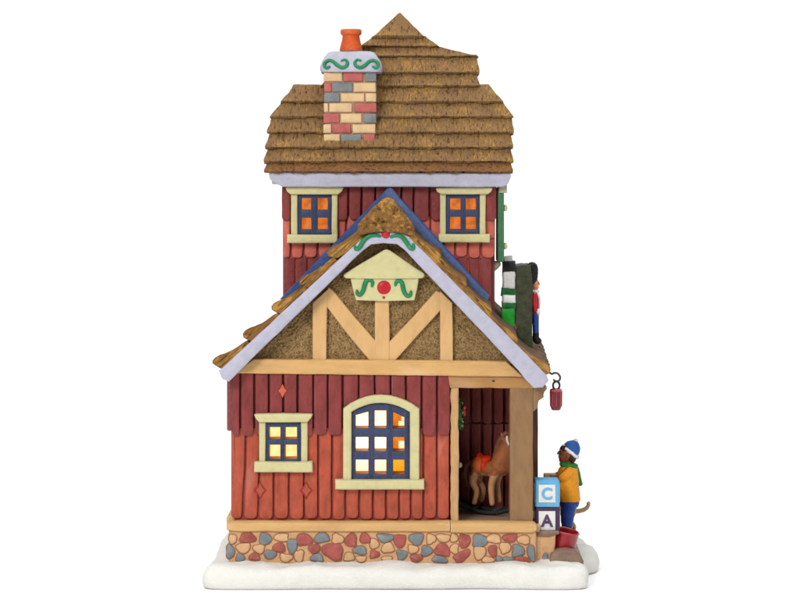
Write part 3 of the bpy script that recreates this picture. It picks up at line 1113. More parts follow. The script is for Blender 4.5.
# chimney
ch = MB()
CY = Y0 + (172 - 140) * SLOPE - 3
bricks = [[(323.5, 342.5, 0), (343.2, 363, 1), (365, 376.5, 2)], [(324, 331.5, 1), (332, 352.5, 2), (353.2, 376, 0)],
          [(324.5, 339.5, 2), (340.5, 364.8, 0), (365.4, 376.3, 0)], [(323.6, 328.5, 0), (329, 352.2, 0), (354.3, 376.5, 1)],
          [(323, 339.5, 1), (340.4, 362, 0), (363.6, 376.4, 2)], [(323, 331.5, 0), (332.4, 351, 1), (352.3, 375.6, 0)],
          [(323.4, 340, 0), (341, 361.5, 2), (362.8, 375, 1)]]
rv = [71, 82, 92.5, 102.5, 112.8, 123.6, 133.8, 142.5]
for k in range(7):
    for (a, b, mi) in bricks[k]:
        ch.rect(a + .2, b - .2, rv[k] + .55, rv[k + 1] - .55, CY - random.uniform(0, .8), CY + 12, 1.9, 3, mi, 6)
cx0, cx1 = P(324.2, 0, CY).x, P(375.6, 0, CY).x
cz0, cz1 = P(0, 150, CY).z, P(0, 68, CY).z
ch.box(cx0 + .6, cx1 - .6, CY + 2.4, CY + 44, cz0, cz1, 0, 2, 3)
for k in range(7):
    za, zb = P(0, rv[k + 1] - .5, CY).z, P(0, rv[k] + .5, CY).z
    for j, (ya, yb_) in enumerate((((13, 28), (29, 44)) if k % 2 else ((13, 22), (23, 36), (37, 44)))):
        ch.box(cx0 - .7, cx0 + 3, CY + ya, CY + yb_, za, zb, 1.0, 2, (k + j) % 3)
        ch.box(cx1 - 3, cx1 + .7, CY + ya, CY + yb_, za, zb, 1.0, 2, (k + j + 1) % 3)
ch.wobble(.45, .1, .1, .5)
cho = ch.build('chimney', [M['brick_tan'], M['brick_rose'], M['brick_grey'], M['brick_mortar']], H)
cc = MB()
rings = []
prof = [(346 - 318.5, 72), (30.5, 71.6), (31.5, 69), (31.2, 65.5), (29.5, 60.5), (26, 55), (23.5, 52), (19, 50.6), (8, 50.2)]
for hw, v in prof:
    ring = []
    for k in range(40):
        t = 2 * PI * k / 40
        e = .28
        cx, sx = math.cos(t), math.sin(t)
        X = hw * (abs(cx) ** e) * (1 if cx > 0 else -1)
        Yh = (hw - 4) * (abs(sx) ** e) * (1 if sx > 0 else -1)
        p = P(351 + X, v, CY - 4)
        p.y = CY + 22 + Yh
        p.z += nz(k * .6, v * .1, 2) * .6
        ring.append(p)
    rings.append(ring)
cc.loft(rings)
cco = cc.build('chimney_cap', M['lavender'], cho, 50)
cpo = P(351, 50.5, CY + 20)
MB().lathe(cpo, [(11.6, -1), (11.8, 1), (11.2, 4), (9.6, 10), (8.9, 14.5), (8.9, 15.5), (10.6, 16.5), (11, 18), (11, 20.6), (10.3, 21.8), (7.6, 21.8), (7, 19), (6.8, 12)], (0, 0, 1), 28).build('chimney_pot', M['terracotta'], cho, 50)
sc = [(328.8, 66.6), (326, 68), (323.6, 66), (324.2, 62.6), (328, 60.4), (332.5, 61.5), (336.5, 65), (341, 67.4), (345.5, 66), (347, 62.4), (344.5, 59.8), (341.2, 60.6)]


def capy(v):     # front of the cap leans back towards its top
    hw = 31.5 - max(0, 66 - v) * .52
    return CY + 22 - (hw - 4) - 1


for mir in (False, True):
    s_ = MB()
    q = []
    for (u, v) in sc:
        if mir:
            u = 2 * 350.6 - u
        q.append(P(u + .6, v, capy(v)))
    s_.tube(q, [1.2 + .7 * math.sin(PI * i / 11) for i in range(12)], 10)
    s_.build('scroll', M['green'], cho, 70)

# shop-front shutter under the eave, seen edge-on, and its corbel
sh = MB()
sx = P(497.5, 0, 66).x
sh.box(sx, sx + 6.5, 58, 104, P(0, 262, 60).z, P(0, 187, 60).z, 1.6)
sho = sh.wobble(.3, .1).build('shutter', M['shutter_green'], H)
for v in (208, 246):
    MB().ell(P(505, v, 66), (2.6, 3.5, 3.5)).build('rosette', M['cream'], sho)
cb = MB()
cb.tube([P(487, 262, 84), P(491.5, 266, 84), P(497.5, 264, 84)], [6, 6.5, 3.4], 12)
cb.wobble(.5, .1).build('corbel', M['corbel'], H)
eb = MB()
eb.rect(499, 507, 182, 193, 56, 66, 1)
eb.build('eave_bracket', M['corbel'], H)

# ------------------------------------------------------------------ porch
li = MB()
li.prism(seg((447, 373), (538, 376), 8) + [(538, 376), (541, 382), (536, 388.5)] + seg((530, 388.5), (450, 388), 8) + [(450, 388), (448, 381)], -4, 12, 1.4, 3)
li.wobble(.5, .07, .12, .4)
lio = li.build('lintel', M['lintel'], H)
MB().ell(P(493.5, 381, -4), (1.5, .5, 1.2)).build('peg_hole', M['iron'], lio)
ce = MB()
ce.box(XD - 2, P(541, 0, 0).x, 8, 114, P(0, 384, 0).z, P(0, 370, 0).z, .5)
ce.build('porch_ceiling', M['door'], H)
jb = MB()
jb.rect(450.6, 458.6, 387, 522.6, -2.5, 14, 1.6, 3, 0, 5)
jb.wobble(1.1, .09, .3, .3)
jb.build('door_jamb', M['jamb'], H)
pf = MB()
pf.box(XD, P(536, 0, 0).x, -7, 112, P(0, 531, 0).z, P(0, 522.4, 0).z, 1)
pf.build('porch_floor', M['floor'], H)
pb = MB()
ed = [448 + 11.2 * i for i in range(9)]
boards(pb, ed, 424, 522, 103, 113, (), False)
boards(pb, ed, 380, 424, 100, 113, (), True)
pb.wobble(.5, .07, .12, .45)
pb.build('porch_wall', M['porch_red'], H)
dx = P(453.5, 0, 14).x
dr = MB()
dr.box(dx - 6, dx + 2, 14, 104, P(0, 524, 14).z, P(0, 384, 14).z, .8)
for (ya, yb_) in ((24, 42), (46, 64)):
    for (va, vb) in ((395, 450), (456, 512)):
        dr.box(dx + 1, dx + 3.4, ya, yb_, P(0, vb, 30).z, P(0, va, 30).z, 1)
dro = dr.build('door', M['door'], H)
MB().ell(P(459.8, 465, 18), (2.4, 2.4, 3)).build('handle', M['corbel'], dro)
po = MB()
n = 18
pts = [(510, 521.5 - (521.5 - 386) * i / n) for i in range(n + 1)] + [(533, 386 + (521.5 - 386) * i / n) for i in range(n + 1)]
po.prism(pts, -3, 19, 1.4, 3)
po.wobble(.6, .05, .15, .4)
poo = po.build('porch_post', M['post'], H)
br = MB()
br.prism([(531, 386), (540, 385.5), (546.5, 386), (547, 389), (544.5, 392), (543.5, 395), (544, 397), (541.5, 399), (539, 400.5), (538, 404), (537.5, 408), (533, 412), (531, 412)], -1, 14, 1.2, 2)
br.wobble(.3, .1)
br.build('bracket', M['post'], poo)
pk = MB()
pk.rect(529.5, 538, 388, 530, 96, 112, 1.2)
pk.wobble(.5, .06)
pk.build('porch_post', M['door'], H)

# steps before the shop front
st = MB()
ux0, ux1 = P(533, 0, 0).x, P(561, 0, 0).x
z_up = P(0, 532.5, 12).z
z_lo = P(0, 549.5, 5).z
st.prism([(534, 532.8), (545, 532.5), (556, 533), (555, 545), (553, 565), (552, 575), (534, 575), (534, 550)], 3, 110, 2, 3)
st.wobble(.9, .07, .2, .4)
sto = st.build('step', M['mortar'], H)
s2 = MB()
s2.prism([(536, 531.6), (548, 531.2), (559, 531.6), (559.5, 534.5), (548, 537.5), (537, 537)], 1, 112, 1.6, 3)
s2.wobble(.6, .08, .2, .4)
s2.build('step_slab', M['step'], sto)
pg = MB()
pebble(pg, 545.6, 556.5, 3.0, 4.0, 3, 0, 0)
pg.build('stonework', M['stone_grey'], sto)
s3 = MB()
rings = []
for i, y in enumerate([-6, -4, 0] + list(range(10, 141, 10))):
    ring = []
    prof = [(549.5, 575), (549, 562), (551, 553), (556, 549.6), (566, 549), (576, 550.5), (581, 554), (583, 562), (583.5, 575)]
    for k, (u, v) in enumerate(prof):
        sh_ = {0: .9, 1: .97}.get(i, 1)
        p = P(566 + (u - 566) * sh_, 575 + (v - 575) * sh_, 0)
        p += Vector((nz(y * .08, k * .9, 3), 0, nz(y * .08, k * .9, 8))) * (1.4 if 0 < k < 8 else 0)
        p.y = y
        ring.append(p)
    rings.append(ring)
s3.loft(rings)
s3.wobble(.8, .1, .35, .35)
s3o = s3.build('step', M['step'], H, 50)


# ------------------------------------------------------------------ lantern
LB = P(556, 410, 2)
L = thing('hanging_lantern', LB, 'small dark red lantern on an iron ring at the roof corner', 'lantern')
lb = MB()
lb.lathe(LB, [(4.0, 0), (5.2, 2.2), (5.6, 5), (5.8, 18), (5.6, 20), (4.8, 21), (2.2, 21.5)], (0, 0, 1), 8)
lo_ = lb.build('lantern_body', M['lantern_red'], L, 30)
fr_ = MB()
for k in range(8):
    t = 2 * PI * k / 8
    o = Vector((math.cos(t), math.sin(t), 0))
    fr_.tube([LB + o * 5.7 + Vector((0, 0, 4)), LB + o * 5.9 + Vector((0, 0, 19))], .45, 6)
fr_.lathe(LB, [(6.1, 18.6), (6.2, 20.4), (4.8, 21.4)], (0, 0, 1), 8)
fr_.build('lantern_frame', M['dark_red_enamel'], L, 30)
lk = MB()
lk.torus(P(556.3, 385.5, 2), 3.3, 1.0, (0, 1, .3), 20, 8)
for p in lk.v:
    p.z = LB.z + 24.6 + (p.z - (LB.z + 24.6)) * 1.35
lk.build('chain_link', M['black'], L, 60)
rg = MB()
rg.tube([P(u, v, 1) for u, v in ((545, 373), (549, 372.5), (552, 374), (554, 373), (557.5, 373.4), (560, 376.5), (559.6, 380), (556.5, 381.6), (553.8, 380))], 1.0, 8)
rg.build('hook_ring', M['iron'], L, 60)


# ------------------------------------------------------------------ letter blocks
def letter(ch_, c, size, mat, parent, depth=.5, bold=.03):
    cu = bpy.data.curves.new('letter', 'FONT')
    cu.body = ch_
    cu.size = size * S
    cu.extrude = depth * S
    cu.offset = bold * size * S
    cu.align_x = 'CENTER'
    cu.align_y = 'CENTER'
    ob = bpy.data.objects.new('tmp', cu)
    COL.objects.link(ob)
    dg = bpy.context.evaluated_depsgraph_get()
    me = bpy.data.meshes.new_from_object(ob.evaluated_get(dg), depsgraph=dg)
    bpy.data.objects.remove(ob)
    vs_ = [v.co.copy() for v in me.vertices]
    lo = Vector((min(v.x for v in vs_), min(v.y for v in vs_), 0))
    hi = Vector((max(v.x for v in vs_), max(v.y for v in vs_), 0))
    mid = (lo + hi) / 2
    for v in me.vertices:
        v.co = Vector((v.co.x - mid.x, -v.co.z, v.co.y - mid.y))
    me.name = 'letter'
    me.materials.clear()
    me.materials.append(mat)
    o = bpy.data.objects.new('letter', me)
    COL.objects.link(o)
    base = Vector((0, 0, 0))
    q = parent
    while q is not None:
        base += q.location
        q = q.parent
    o.location = Vector(c) * S - base
    o.parent = parent
    return o


def toy_block(u0, u1, v0, v1, y0, inset, border, ch_, lsize, mat, label, chain):
    a, b = P(u0, v1, y0), P(u1, v0, y0)
    w = b.x - a.x
    T = thing('alphabet_block', ((a.x + b.x) / 2, y0 + w / 2, a.z), label, 'toy block', chain)
    k = MB().box(a.x, b.x, y0, y0 + w, a.z, b.z, 1.8, 3)
    k.wobble(.25, .1)
    k.build('block_body', border, T)
    l, r, t, bt = inset
    f = MB()
    f.rect(u0 + l, u1 - r, v0 + t, v1 - bt, y0 - .7, y0 + 1, .5)
    f.box(a.x - .6, a.x + 1, y0 + 4, y0 + w - 4, a.z + 4, b.z - 4, .4)
    f.box(b.x - 1, b.x + .6, y0 + 4, y0 + w - 4, a.z + 4, b.z - 4, .4)
    f.box(a.x + 4, b.x - 4, y0 + w - 1, y0 + w + .6, a.z + 4, b.z - 4, .4)
    fo2 = f.build('face_panel', M['white'], T)
    cu_, cv_ = (u0 + l + u1 - r) / 2, (v0 + t + v1 - bt) / 2
    letter(ch_, P(cu_, cv_, y0 - 1.0), lsize, mat, T)
    return T


toy_block(535.5, 560, 507.6, 532.2, 8, (3.2, 4.6, 3.6, 2), M['purple'], 'A', 16.5, M['purple'],
          'white alphabet block with purple border and letter A, under the blue one', 'alphabet blocks by the shop step')
toy_block(535, 559.6, 480.2, 507.4, 7, (3.6, 4.2, 4.6, 4.8), M['sky_blue'], 'C', 16, M['sky_blue'],
          'white alphabet block with light blue border and letter C, on top', 'alphabet blocks by the shop step')

# ------------------------------------------------------------------ bucket
bc = P(563.2, 549.8, 14)
BK = thing('bucket', bc, 'glossy dark red bucket leaning on the brown rock step', 'bucket')
ax = Vector((.20, -.10, 1)).normalized()
bk = MB()
bk.lathe(bc + Vector((0, 8, -1)), [(12.0, 0), (12.5, 1), (12.6, 9), (12.8, 17.6), (13.0, 18.2), (13.0, 19.8), (12.4, 20.4), (11.5, 19.8), (11, 14), (10.4, 3), (4, 2.6)], ax, 32)
bk.build('bucket_shell', M['dark_red_enamel'], BK, 40)
MB().torus(bc + Vector((0, 8, -1)) + ax * 19.2, 12.8, .65, ax, 36, 8).build('rim', M['red'], BK, 60)

# ------------------------------------------------------------------ boy
BY = 74.0
zs = P(0, 549.5, 0).z
B = thing('person', (P(568, 0, BY).x, BY, zs), 'child in blue cap, orange coat and green scarf standing on the step', 'person')


def Q(u, v, dy=0):
    p = P(u, v, BY)
    p.y += dy
    return p


body = MB()
body.ell(Q(567.5, 453), (8.4, 8.2, 9.5))                         # skull
body.ell(Q(563.5, 457), (5.2, 6.0, 5.6))                         # jaw and cheeks
body.ell(Q(561.2, 460.2), (2.4, 2.8, 2.2))                       # chin
body.tube([Q(560.5, 450.5), Q(558.4, 453.2)], [1.2, 1.6], 8)     # nose
body.ell(Q(559.6, 456.2), (1.5, 2.6, .9))                        # lips
body.ell(Q(559.8, 457.9), (1.4, 2.3, .8))
for sdy in (-1, 1):
    body.ell(Q(567.5, 455, sdy * 8), (2.1, 1.2, 2.8))            # ears
    body.ell(Q(560.9, 449.8, sdy * 3.2), (1.6, 2.4, .9))         # brows
body.tube([Q(568, 460), Q(568.5, 470)], [4.2, 4.8], 12)          # neck
body.tube([Q(568.5, 470), Q(568, 486), Q(569, 502)], [8, 9, 8.5], 14)
for sdy in (-1, 1):
    body.tube([Q(567, 469.5, sdy * 9), Q(560.5, 475, sdy * 11), Q(552.8, 477.4, sdy * 7)], [3.8, 3.3, 2.5], 10)
    body.tube([Q(569, 500, sdy * 5), Q(567.5, 516, sdy * 5.4), Q(567, 534, sdy * 5.4)], [5.6, 4.6, 3.6], 10)
    # palm, four fingers and thumb closed round the box
    body.ell(Q(552, 478.2, sdy * 6.6), (2.4, 1.7, 2.4))
    for k in range(4):
        zv = 476.4 + k * 1.15
        body.tube([Q(551, zv, sdy * 6.8), Q(548.6, zv, sdy * (6.7 + .2)), Q(546.8, zv + .2, sdy * 6.2)], [.62, .58, .5], 6, 0, 3)
    body.tube([Q(551.6, 476.5, sdy * 6.4), Q(550.2, 474.6, sdy * 5.6), Q(548.6, 473.9, sdy * 4.4)], [.8, .7, .6], 6, 0, 3)
body.remesh(.42, 2)
bo = body.build('body', M['skin_dark'], B, 80)
ey = MB()
for sdy in (-1, 1):
    ey.ell(Q(560.6, 452, sdy * 3.2), (1.1, 1.3, 1.0), 0, 10, 8)
ey.build('eye', M['black'], bo, 80)
hr = MB()
hr.ell(Q(570.5, 454), (7.0, 8.6, 8.6))
hr.ell(Q(572, 459), (4.2, 6.4, 4.0))
hr.ell(Q(566, 448.6), (6.4, 8.3, 4.4))
hr.remesh(.6, 2).wobble(.5, .5).build('hair', M['hair'], B, 80)
rotc = Euler((0, math.radians(30), 0))
ht = MB()
for (u, v, r) in ((571.2, 449.6, (9.4, 9.6, 9.6)), (572.8, 447, (6.8, 7, 7.4))):
    ht.ell(Q(u, v), r, 0, 20, 12, rotc)
# cut everything under the brim plane
bc0 = Q(570.2, 452.0)
nrm = Vector((math.sin(math.radians(38)) * 1, 0, math.cos(math.radians(38))))
for p in ht.v:
    d = (p - bc0).dot(nrm)
    if d < 0:
        p -= nrm * d
ht.remesh(.55, 3).wobble(.3, .4)
hto = ht.build('cap', M['hat_blue'], B, 80)
bmr = MB().torus(bc0 + nrm * .4, 8.9, 2.0, nrm, 36, 10, 0, .22)
bmr.build('brim', M['white'], hto, 80)
MB().ell(Q(575.8, 440.6), (2.4, 2.4, 2.2)).wobble(.4, .6).build('pompom', M['white'], hto, 80)
ct = MB()
rings = []
for (u, v, rx, ry) in ((568.6, 464.5, 6, 8), (567.8, 469, 9.2, 12), (566.9, 476, 10.8, 13.2), (567.0, 484, 11.2, 13.2), (567.5, 492, 11.3, 13.2), (568.6, 499, 11.0, 12.8), (568.8, 501, 10.4, 12.2), (568.8, 500, 8.6, 10.4)):
    rings.append([Q(u + .4, v) + Vector((rx * 1.08 * math.cos(2 * PI * k / 28) * (1 + .03 * math.sin(5 * k)), ry * math.sin(2 * PI * k / 28), 0)) for k in range(28)])
ct.loft(rings)
for sdy in (-1, 1):
    ct.tube([Q(568, 471.5, sdy * 9.5), Q(564.5, 474.5, sdy * 11.4), Q(561.2, 476, sdy * 11)], [5.6, 5.2, 4.6], 12)
ct.remesh(.6, 3).wobble(.5, .18, .15, .6)
ct.build('coat', M['orange'], B, 80)
tr = MB()
tr.ell(Q(569.3, 503), (10.6, 11.0, 7.4))
for sdy in (-1, 1):
    tr.tube([Q(569, 503, sdy * 4.8), Q(567.6, 512, sdy * 5.4), Q(566.8, 523, sdy * 5.6)], [7.8, 6.9, 5.9], 14)
tr.remesh(.6, 3).wobble(.4, .25).build('trousers', M['jeans'], B, 80)
for sdy in (-1, 1):
    bt = MB()
    bt.tube([Q(566.8, 521, sdy * 5.6), Q(566.8, 531, sdy * 5.6)], [5.4, 5.0], 12)
    bt.ell(Q(564.5, 534.2, sdy * 5.8), (7.4, 4.4, 4.0))
    bt.remesh(.6, 2)
    for p in bt.v:
        p.z = max(p.z, zs - .3)
    bt.build('boot', M['black'], B, 80)
sf = MB()
sf.torus(Q(568.8, 465), 6.9, 3.0, (.18, 0, 1), 30, 10, 0, .08)
sf.tube([Q(575, 466), Q(577.6, 473, 3), Q(579, 480, 4), Q(581, 484.5, 4)], [2.8, 3.0, 2.8, 2.2], 10, 0, 4, 1.5)
sf.remesh(.6, 2).wobble(.4, .3).build('scarf', M['scarf'], B, 80)

bxp = Q(550, 480)
BX = MB()
BX.box(bxp.x - 6.5, bxp.x + 6.5, BY - 5.6, BY + 5.6, bxp.z, bxp.z + 6.8, .9)
BX.wobble(.25, .2)
tag(BX.build('toy_box', M['wood_toy']), 'little tan wooden box held out in the hands of the child', 'box')

# ------------------------------------------------------------------ dog behind the child
DY = 104.0


def R(u, v, dy=0):
    p = P(u, v, DY)
    p.y += dy
    return p


DG = thing('dog', (P(562, 0, DY).x, DY, zs), 'sandy dog with raised curled tail, mostly hidden behind the child', 'dog')
dz = zs
dbody = MB()
dbody.tube([R(549, 509.5), R(555, 510.5), R(563, 509.5), R(571.5, 511)], [6.0, 6.4, 5.0, 4.8], 16, 0, 4)
dbody.tube([R(549.5, 507), R(546, 500), R(545, 497)], [4.6, 3.8, 3.6], 12)          # neck
dbody.ell(R(544.5, 495.5), (4.8, 4.4, 4.4))                                       # head
dbody.tube([R(542, 496.4), R(537.8, 497.8)], [2.8, 1.9], 10)                       # muzzle
for sdy in (-1, 1):
    dbody.tube([R(547, 493.6, sdy * 3.6), R(548, 496.4, sdy * 5.0), R(547.4, 499.5, sdy * 5.0)], [1.2, 1.7, .9], 8)   # ears
    fx = R(550.5, 512, sdy * 3.6)
    dbody.tube([fx, Vector((fx.x + .6, fx.y, dz + 10)), Vector((fx.x, fx.y, dz + 1.6))], [3.0, 1.9, 1.5], 10)
    dbody.ell(Vector((fx.x - 1.4, fx.y, dz + 1.3)), (2.6, 1.8, 1.4))
    hx = R(572.2, 512.5, sdy * 3.4)
    dbody.tube([hx, Vector((hx.x - 2.6, hx.y, dz + 13)), Vector((hx.x + 2.2, hx.y, dz + 7.5)), Vector((hx.x + .8, hx.y, dz + 1.6))], [3.8, 3.0, 1.9, 1.6], 10)
    dbody.ell(Vector((hx.x - .6, hx.y, dz + 1.3)), (2.7, 1.8, 1.4))
dbody.tube([R(573, 511), R(578.5, 511), R(584, 509.6), R(587.6, 507), R(588.6, 503.2)], [2.9, 2.6, 2.4, 2.2, 2.0], 10)
dbody.remesh(.5, 3).wobble(.25, .6)
for p in dbody.v:
    p.z = max(p.z, dz - .2)
dbo = dbody.build('body', M['fur'], DG, 80)
MB().ell(R(535.8, 497.2), (1.0, 1.3, .9)).build('nose', M['black'], dbo, 80)
e2 = MB()
for sdy in (-1, 1):
    e2.ell(R(541, 494.4, sdy * 2.9), (.8, .8, .8), 0, 8, 6)
e2.build('eye', M['black'], dbo, 80)

# ------------------------------------------------------------------ rocking horse in the porch
HY = 58.0


def T_(u, v, dy=0):
    p = P(u, v, HY)
    p.y += dy
    return p


zfl = P(0, 522.4, 0).z
HS0 = set(o.name for o in bpy.data.objects)
RH = thing('rocking_horse', (P(490, 0, HY).x, HY, zfl), 'brown wooden rocking horse with orange red saddle inside the porch', 'rocking horse')
hb = MB()
hb.tube([T_(479, 470), T_(486, 471), T_(494, 471), T_(500, 469)], [8.0, 7.8, 8.2, 9.2], 16)
hb.tube([T_(499, 468), T_(502.5, 457), T_(506, 448), T_(507.5, 444)], [9.2, 7.6, 5.8, 5.0], 14)      # neck
hb.tube([T_(506, 444), T_(511, 449), T_(516, 454.5)], [4.8, 3.8, 3.0], 12)                     # head
for sdy in (-1, 1):
    hb.tube([T_(503, 442, sdy * 2.6), T_(501.8, 436.5, sdy * 3)], [1.7, .7], 8)                   # ears
    hb.tube([T_(497, 474, sdy * 5), T_(494, 486, sdy * 6.4), T_(495.2, 502.6, sdy * 7.6)], [4.2, 3.0, 2.5], 10)
    hb.tube([T_(479, 472, sdy * 5), T_(476.5, 484, sdy * 6.4), T_(480.5, 492, sdy * 7), T_(478.5, 502.6, sdy * 7.6)], [4.8, 3.6, 2.6, 2.5], 10)
hb.remesh(.6, 3)
zch = T_(500, 476).z
for k_, f_ in enumerate(hb.f):
    c_ = sum((hb.v[i] for i in f_), Vector()) / len(f_)
    if c_.z < zch + nz(c_.x * .3, c_.y * .3) * 3:
        hb.mi[k_] = 1
hbo = hb.build('body', [M['horse'], M['horse_light']], RH, 80)
mn = MB()
mn.tube([T_(504.6, 437.5), T_(500.4, 443), T_(497.6, 452), T_(494.8, 461)], [2.4, 3.4, 3.8, 2.6], 10, 0, 5, 1.2)
mn.wobble(.8, .35, .4, .7)
mn.build('mane', M['mane'], RH, 80)
tl = MB()
tl.tube([T_(472.5, 466), T_(468, 470), T_(467, 480), T_(468.6, 488)], [2, 2.8, 2.8, 1.4], 10)
tl.wobble(.7, .35)
tl.build('tail', M['mane'], RH, 80)
sdl = MB()
sdl.ell(T_(485.5, 469), (6.2, 8.6, 9.0))
sdl.ell(T_(486, 462), (5.8, 6.4, 3.2))
sdl.tube([T_(480.4, 461, -5), T_(480.2, 458, 0), T_(480.4, 461, 5)], 1.8, 8)
sdl.remesh(.6, 2)
sdl.build('saddle', M['saddle'], RH, 80)
scl = MB()
scl.ell(T_(481, 468.6), (8.6, 9.2, 9.4))
scl.build('saddle_cloth', M['saddle_cloth'], RH, 80)
bl = MB()
bl.torus(T_(511.6, 449.6), 4.4, .9, (1, 0, -1), 20, 8)
bl.tube([T_(507.4, 439.8, -3.5), T_(508.4, 444, -5), T_(510.4, 448.4, -4.4)], 1.0, 8)
bl.tube([T_(507.4, 439.8, 3.5), T_(508.4, 444, 5), T_(510.4, 448.4, 4.4)], 1.0, 8)
bl.build('bridle', M['white'], RH, 80)
for sdy in (-1, 1):
    rk = MB()
    pts = []
    for i in range(13):
        t = i / 12
        u = 460 + 62 * t
        pts.append(Vector((T_(u, 0).x, HY + sdy * 8, zfl + 2.4 + 9.5 * (2 * t - 1) ** 2)))
    rk.tube(pts, 2.2, 10, 0, 2, .8)
    rk.build('rocker', M['black'], RH, 80)
cbx = MB()
for u in (476, 498):
    cbx.tube([Vector((T_(u, 0).x, HY - 8, zfl + 5)), Vector((T_(u, 0).x, HY + 8, zfl + 5))], 1.6, 8)
cbx.build('crossbar', M['black'], RH, 80)
RH.rotation_euler = (0, 0, math.radians(-24))
RH.scale = (1.14, 1.25, 1.06)

# ------------------------------------------------------------------ wreath on the door
wc = P(461, 414.5, 36)
wc.x = dx + 5.5
WR = thing('wreath', wc, 'green Christmas wreath with a red bow hanging on the porch door', 'wreath')
wr = MB()
for k in range(150):
    t = random.random() * 2 * PI
    ph = random.random() * 2 * PI
    c = wc + Vector((3.0 * math.cos(ph), (12 + 3.4 * math.sin(ph)) * math.cos(t), (12 + 3.4 * math.sin(ph)) * math.sin(t)))
    d = Vector((random.uniform(-.2, 1), random.uniform(-1, 1), random.uniform(-1, 1))).normalized() * 3.0
    wr.tube([c, c + d], [.9, .35], 5)
wr.torus(wc, 12, 3.0, (1, 0, 0), 28, 10, 0, .2)
wro = wr.build('foliage', M['mid_green'], WR, 80)
bw = MB()
c = wc + Vector((5, -7, 7))
bw.ell(c, (2.2, 2.2, 2.2))
for sg in (-1, 1):
    bw.ell(c + Vector((.4, sg * 4, 1)), (2.0, 3.4, 2.6))
    bw.tube([c, c + Vector((.6, sg * 2.5, -6))], [1.4, 1.6], 8)
bw.build('bow', M['red'], WR, 80)
be = MB()
for k, t in enumerate((.3, 1.2, 2.9, 3.7, 4.3, 5.2, 5.8)):
    be.ell(wc + Vector((3.6, 12 * math.cos(t), 12 * math.sin(t))), (1.3, 1.3, 1.3), k % 2, 8, 6)
be.build('bauble', [M['wood_toy'], M['white']], WR, 80)

# ------------------------------------------------------------------ toys on the roof
GY = 96.0
gp = P(524, 346, GY)
SG = MB()
pts = [(515, 268.5), (518, 266.4), (528, 265.8), (531.5, 268), (532.4, 300), (532.6, 346), (532, 352), (526, 350), (517, 342), (511.5, 338), (513, 320), (514.6, 295)]
SG.prism([(q.x, q.y) for q in catmull(pts, 3)], 82, 150, 5.0, 4)
SG.wobble(1.4, .08, .5, .3)
tag(SG.build('roof_signboard', M['board_green'], None, 50), 'dark mossy green upright board on the shop roof behind the soldier', 'signboard')


def G(u, v, dy=0):
    p = P(u, v, GY)
    p.y += dy
    return p


SO = thing('toy_soldier', G(536, 343), 'toy soldier in black bearskin hat, red coat and blue trousers on the roof', 'toy soldier')
sb_ = MB()
sb_.ell(G(535, 286.5), (3.9, 4.2, 5.6))
sb_.ell(G(536.6, 290), (2.4, 3.0, 2.6))
sb_.tube([G(538.2, 284.6), G(539.4, 287.2)], [.8, 1.0], 8)
sb_.tube([G(534.6, 290), G(534.6, 297)], [2.4, 2.8], 10)
sb_.tube([G(534.4, 297), G(534.6, 308), G(535, 319)], [4.2, 4.6, 4.0], 12)
for sdy in (-1, 1):
    sb_.tube([G(534, 297, sdy * 6), G(534.4, 307, sdy * 7), G(536.6, 314, sdy * 6.4)], [2.0, 1.8, 1.3], 8)
    sb_.ell(G(537.6, 315.4, sdy * 6.2), (1.5, 1.2, 1.9))
    for k in range(4):
        sb_.tube([G(537.2 + k * .45, 316.4, sdy * (6.8 - k * .2)), G(537.6 + k * .4, 319 - .2 * abs(k - 1), sdy * (6.4 - k * .2))], [.42, .34], 6)
    sb_.tube([G(538.2, 315, sdy * 5.6), G(539.2, 317, sdy * 5.0)], [.5, .4], 6)
    sb_.tube([G(535.4, 318, sdy * 3), G(535.8, 340, sdy * 3)], [2.8, 2.2], 10)
sb_.remesh(.42, 2)
sbo = sb_.build('body', M['skin'], SO, 80)
e3 = MB()
for sdy in (-1, 1):
    e3.ell(G(538.3, 285.6, sdy * 2.0), (.6, .8, .7), 0, 8, 6)
e3.build('eye', M['black'], sbo, 80)
hh = MB()
hh.tube([G(532, 270.5), G(531.8, 277), G(531.6, 283)], [6.2, 6.6, 6.2], 16, 0, 4)
hh.ell(G(530.2, 287), (3.6, 5.4, 5.4))
hh.remesh(.6, 2).wobble(.5, .6).build('bearskin_hat', M['black'], SO, 80)
cs = MB()
cs.tube([G(533.6, 297), G(533.6, 307), G(534.4, 318)], [5.2, 5.6, 5.4], 14)
for sdy in (-1, 1):
    cs.tube([G(533.4, 298, sdy * 6), G(533.8, 307, sdy * 7.4), G(535.2, 312.5, sdy * 6.8)], [3.0, 2.7, 2.2], 10)
cs.remesh(.6, 2)
cso = cs.build('coat', M['red'], SO, 80)
cl = MB()
cl.torus(G(534.6, 294), 3.6, 1.6, (0, 0, 1), 24, 8)
cl.tube([G(537.6, 296, -3), G(539.6, 303, 0), G(539, 311, 3)], 1.1, 8)
cl.build('collar', M['white'], cso, 80)
gl = MB()
for sdy in (-1, 1):
    gl.ell(G(538.2, 314, sdy * 6.4), (2.0, 1.9, 3.0))
gl.build('glove', M['white'], SO, 80)
tt = MB()
for sdy in (-1, 1):
    tt.tube([G(535.2, 317, sdy * 3), G(535.6, 328, sdy * 3.2), G(535.8, 337, sdy * 3.2)], [3.8, 3.3, 3.1], 12)
tt.remesh(.6, 2).build('trousers', M['jeans'], SO, 80)
for sdy in (-1, 1):
    b3 = MB()
    b3.tube([G(535.8, 336, sdy * 3.2), G(535.8, 343, sdy * 3.2)], [3.4, 3.2], 10)
    b3.ell(G(537.6, 343.6, sdy * 3.4), (4.2, 2.9, 3.6))
    b3.remesh(.6, 2).build('boot', M['black'], SO, 80)

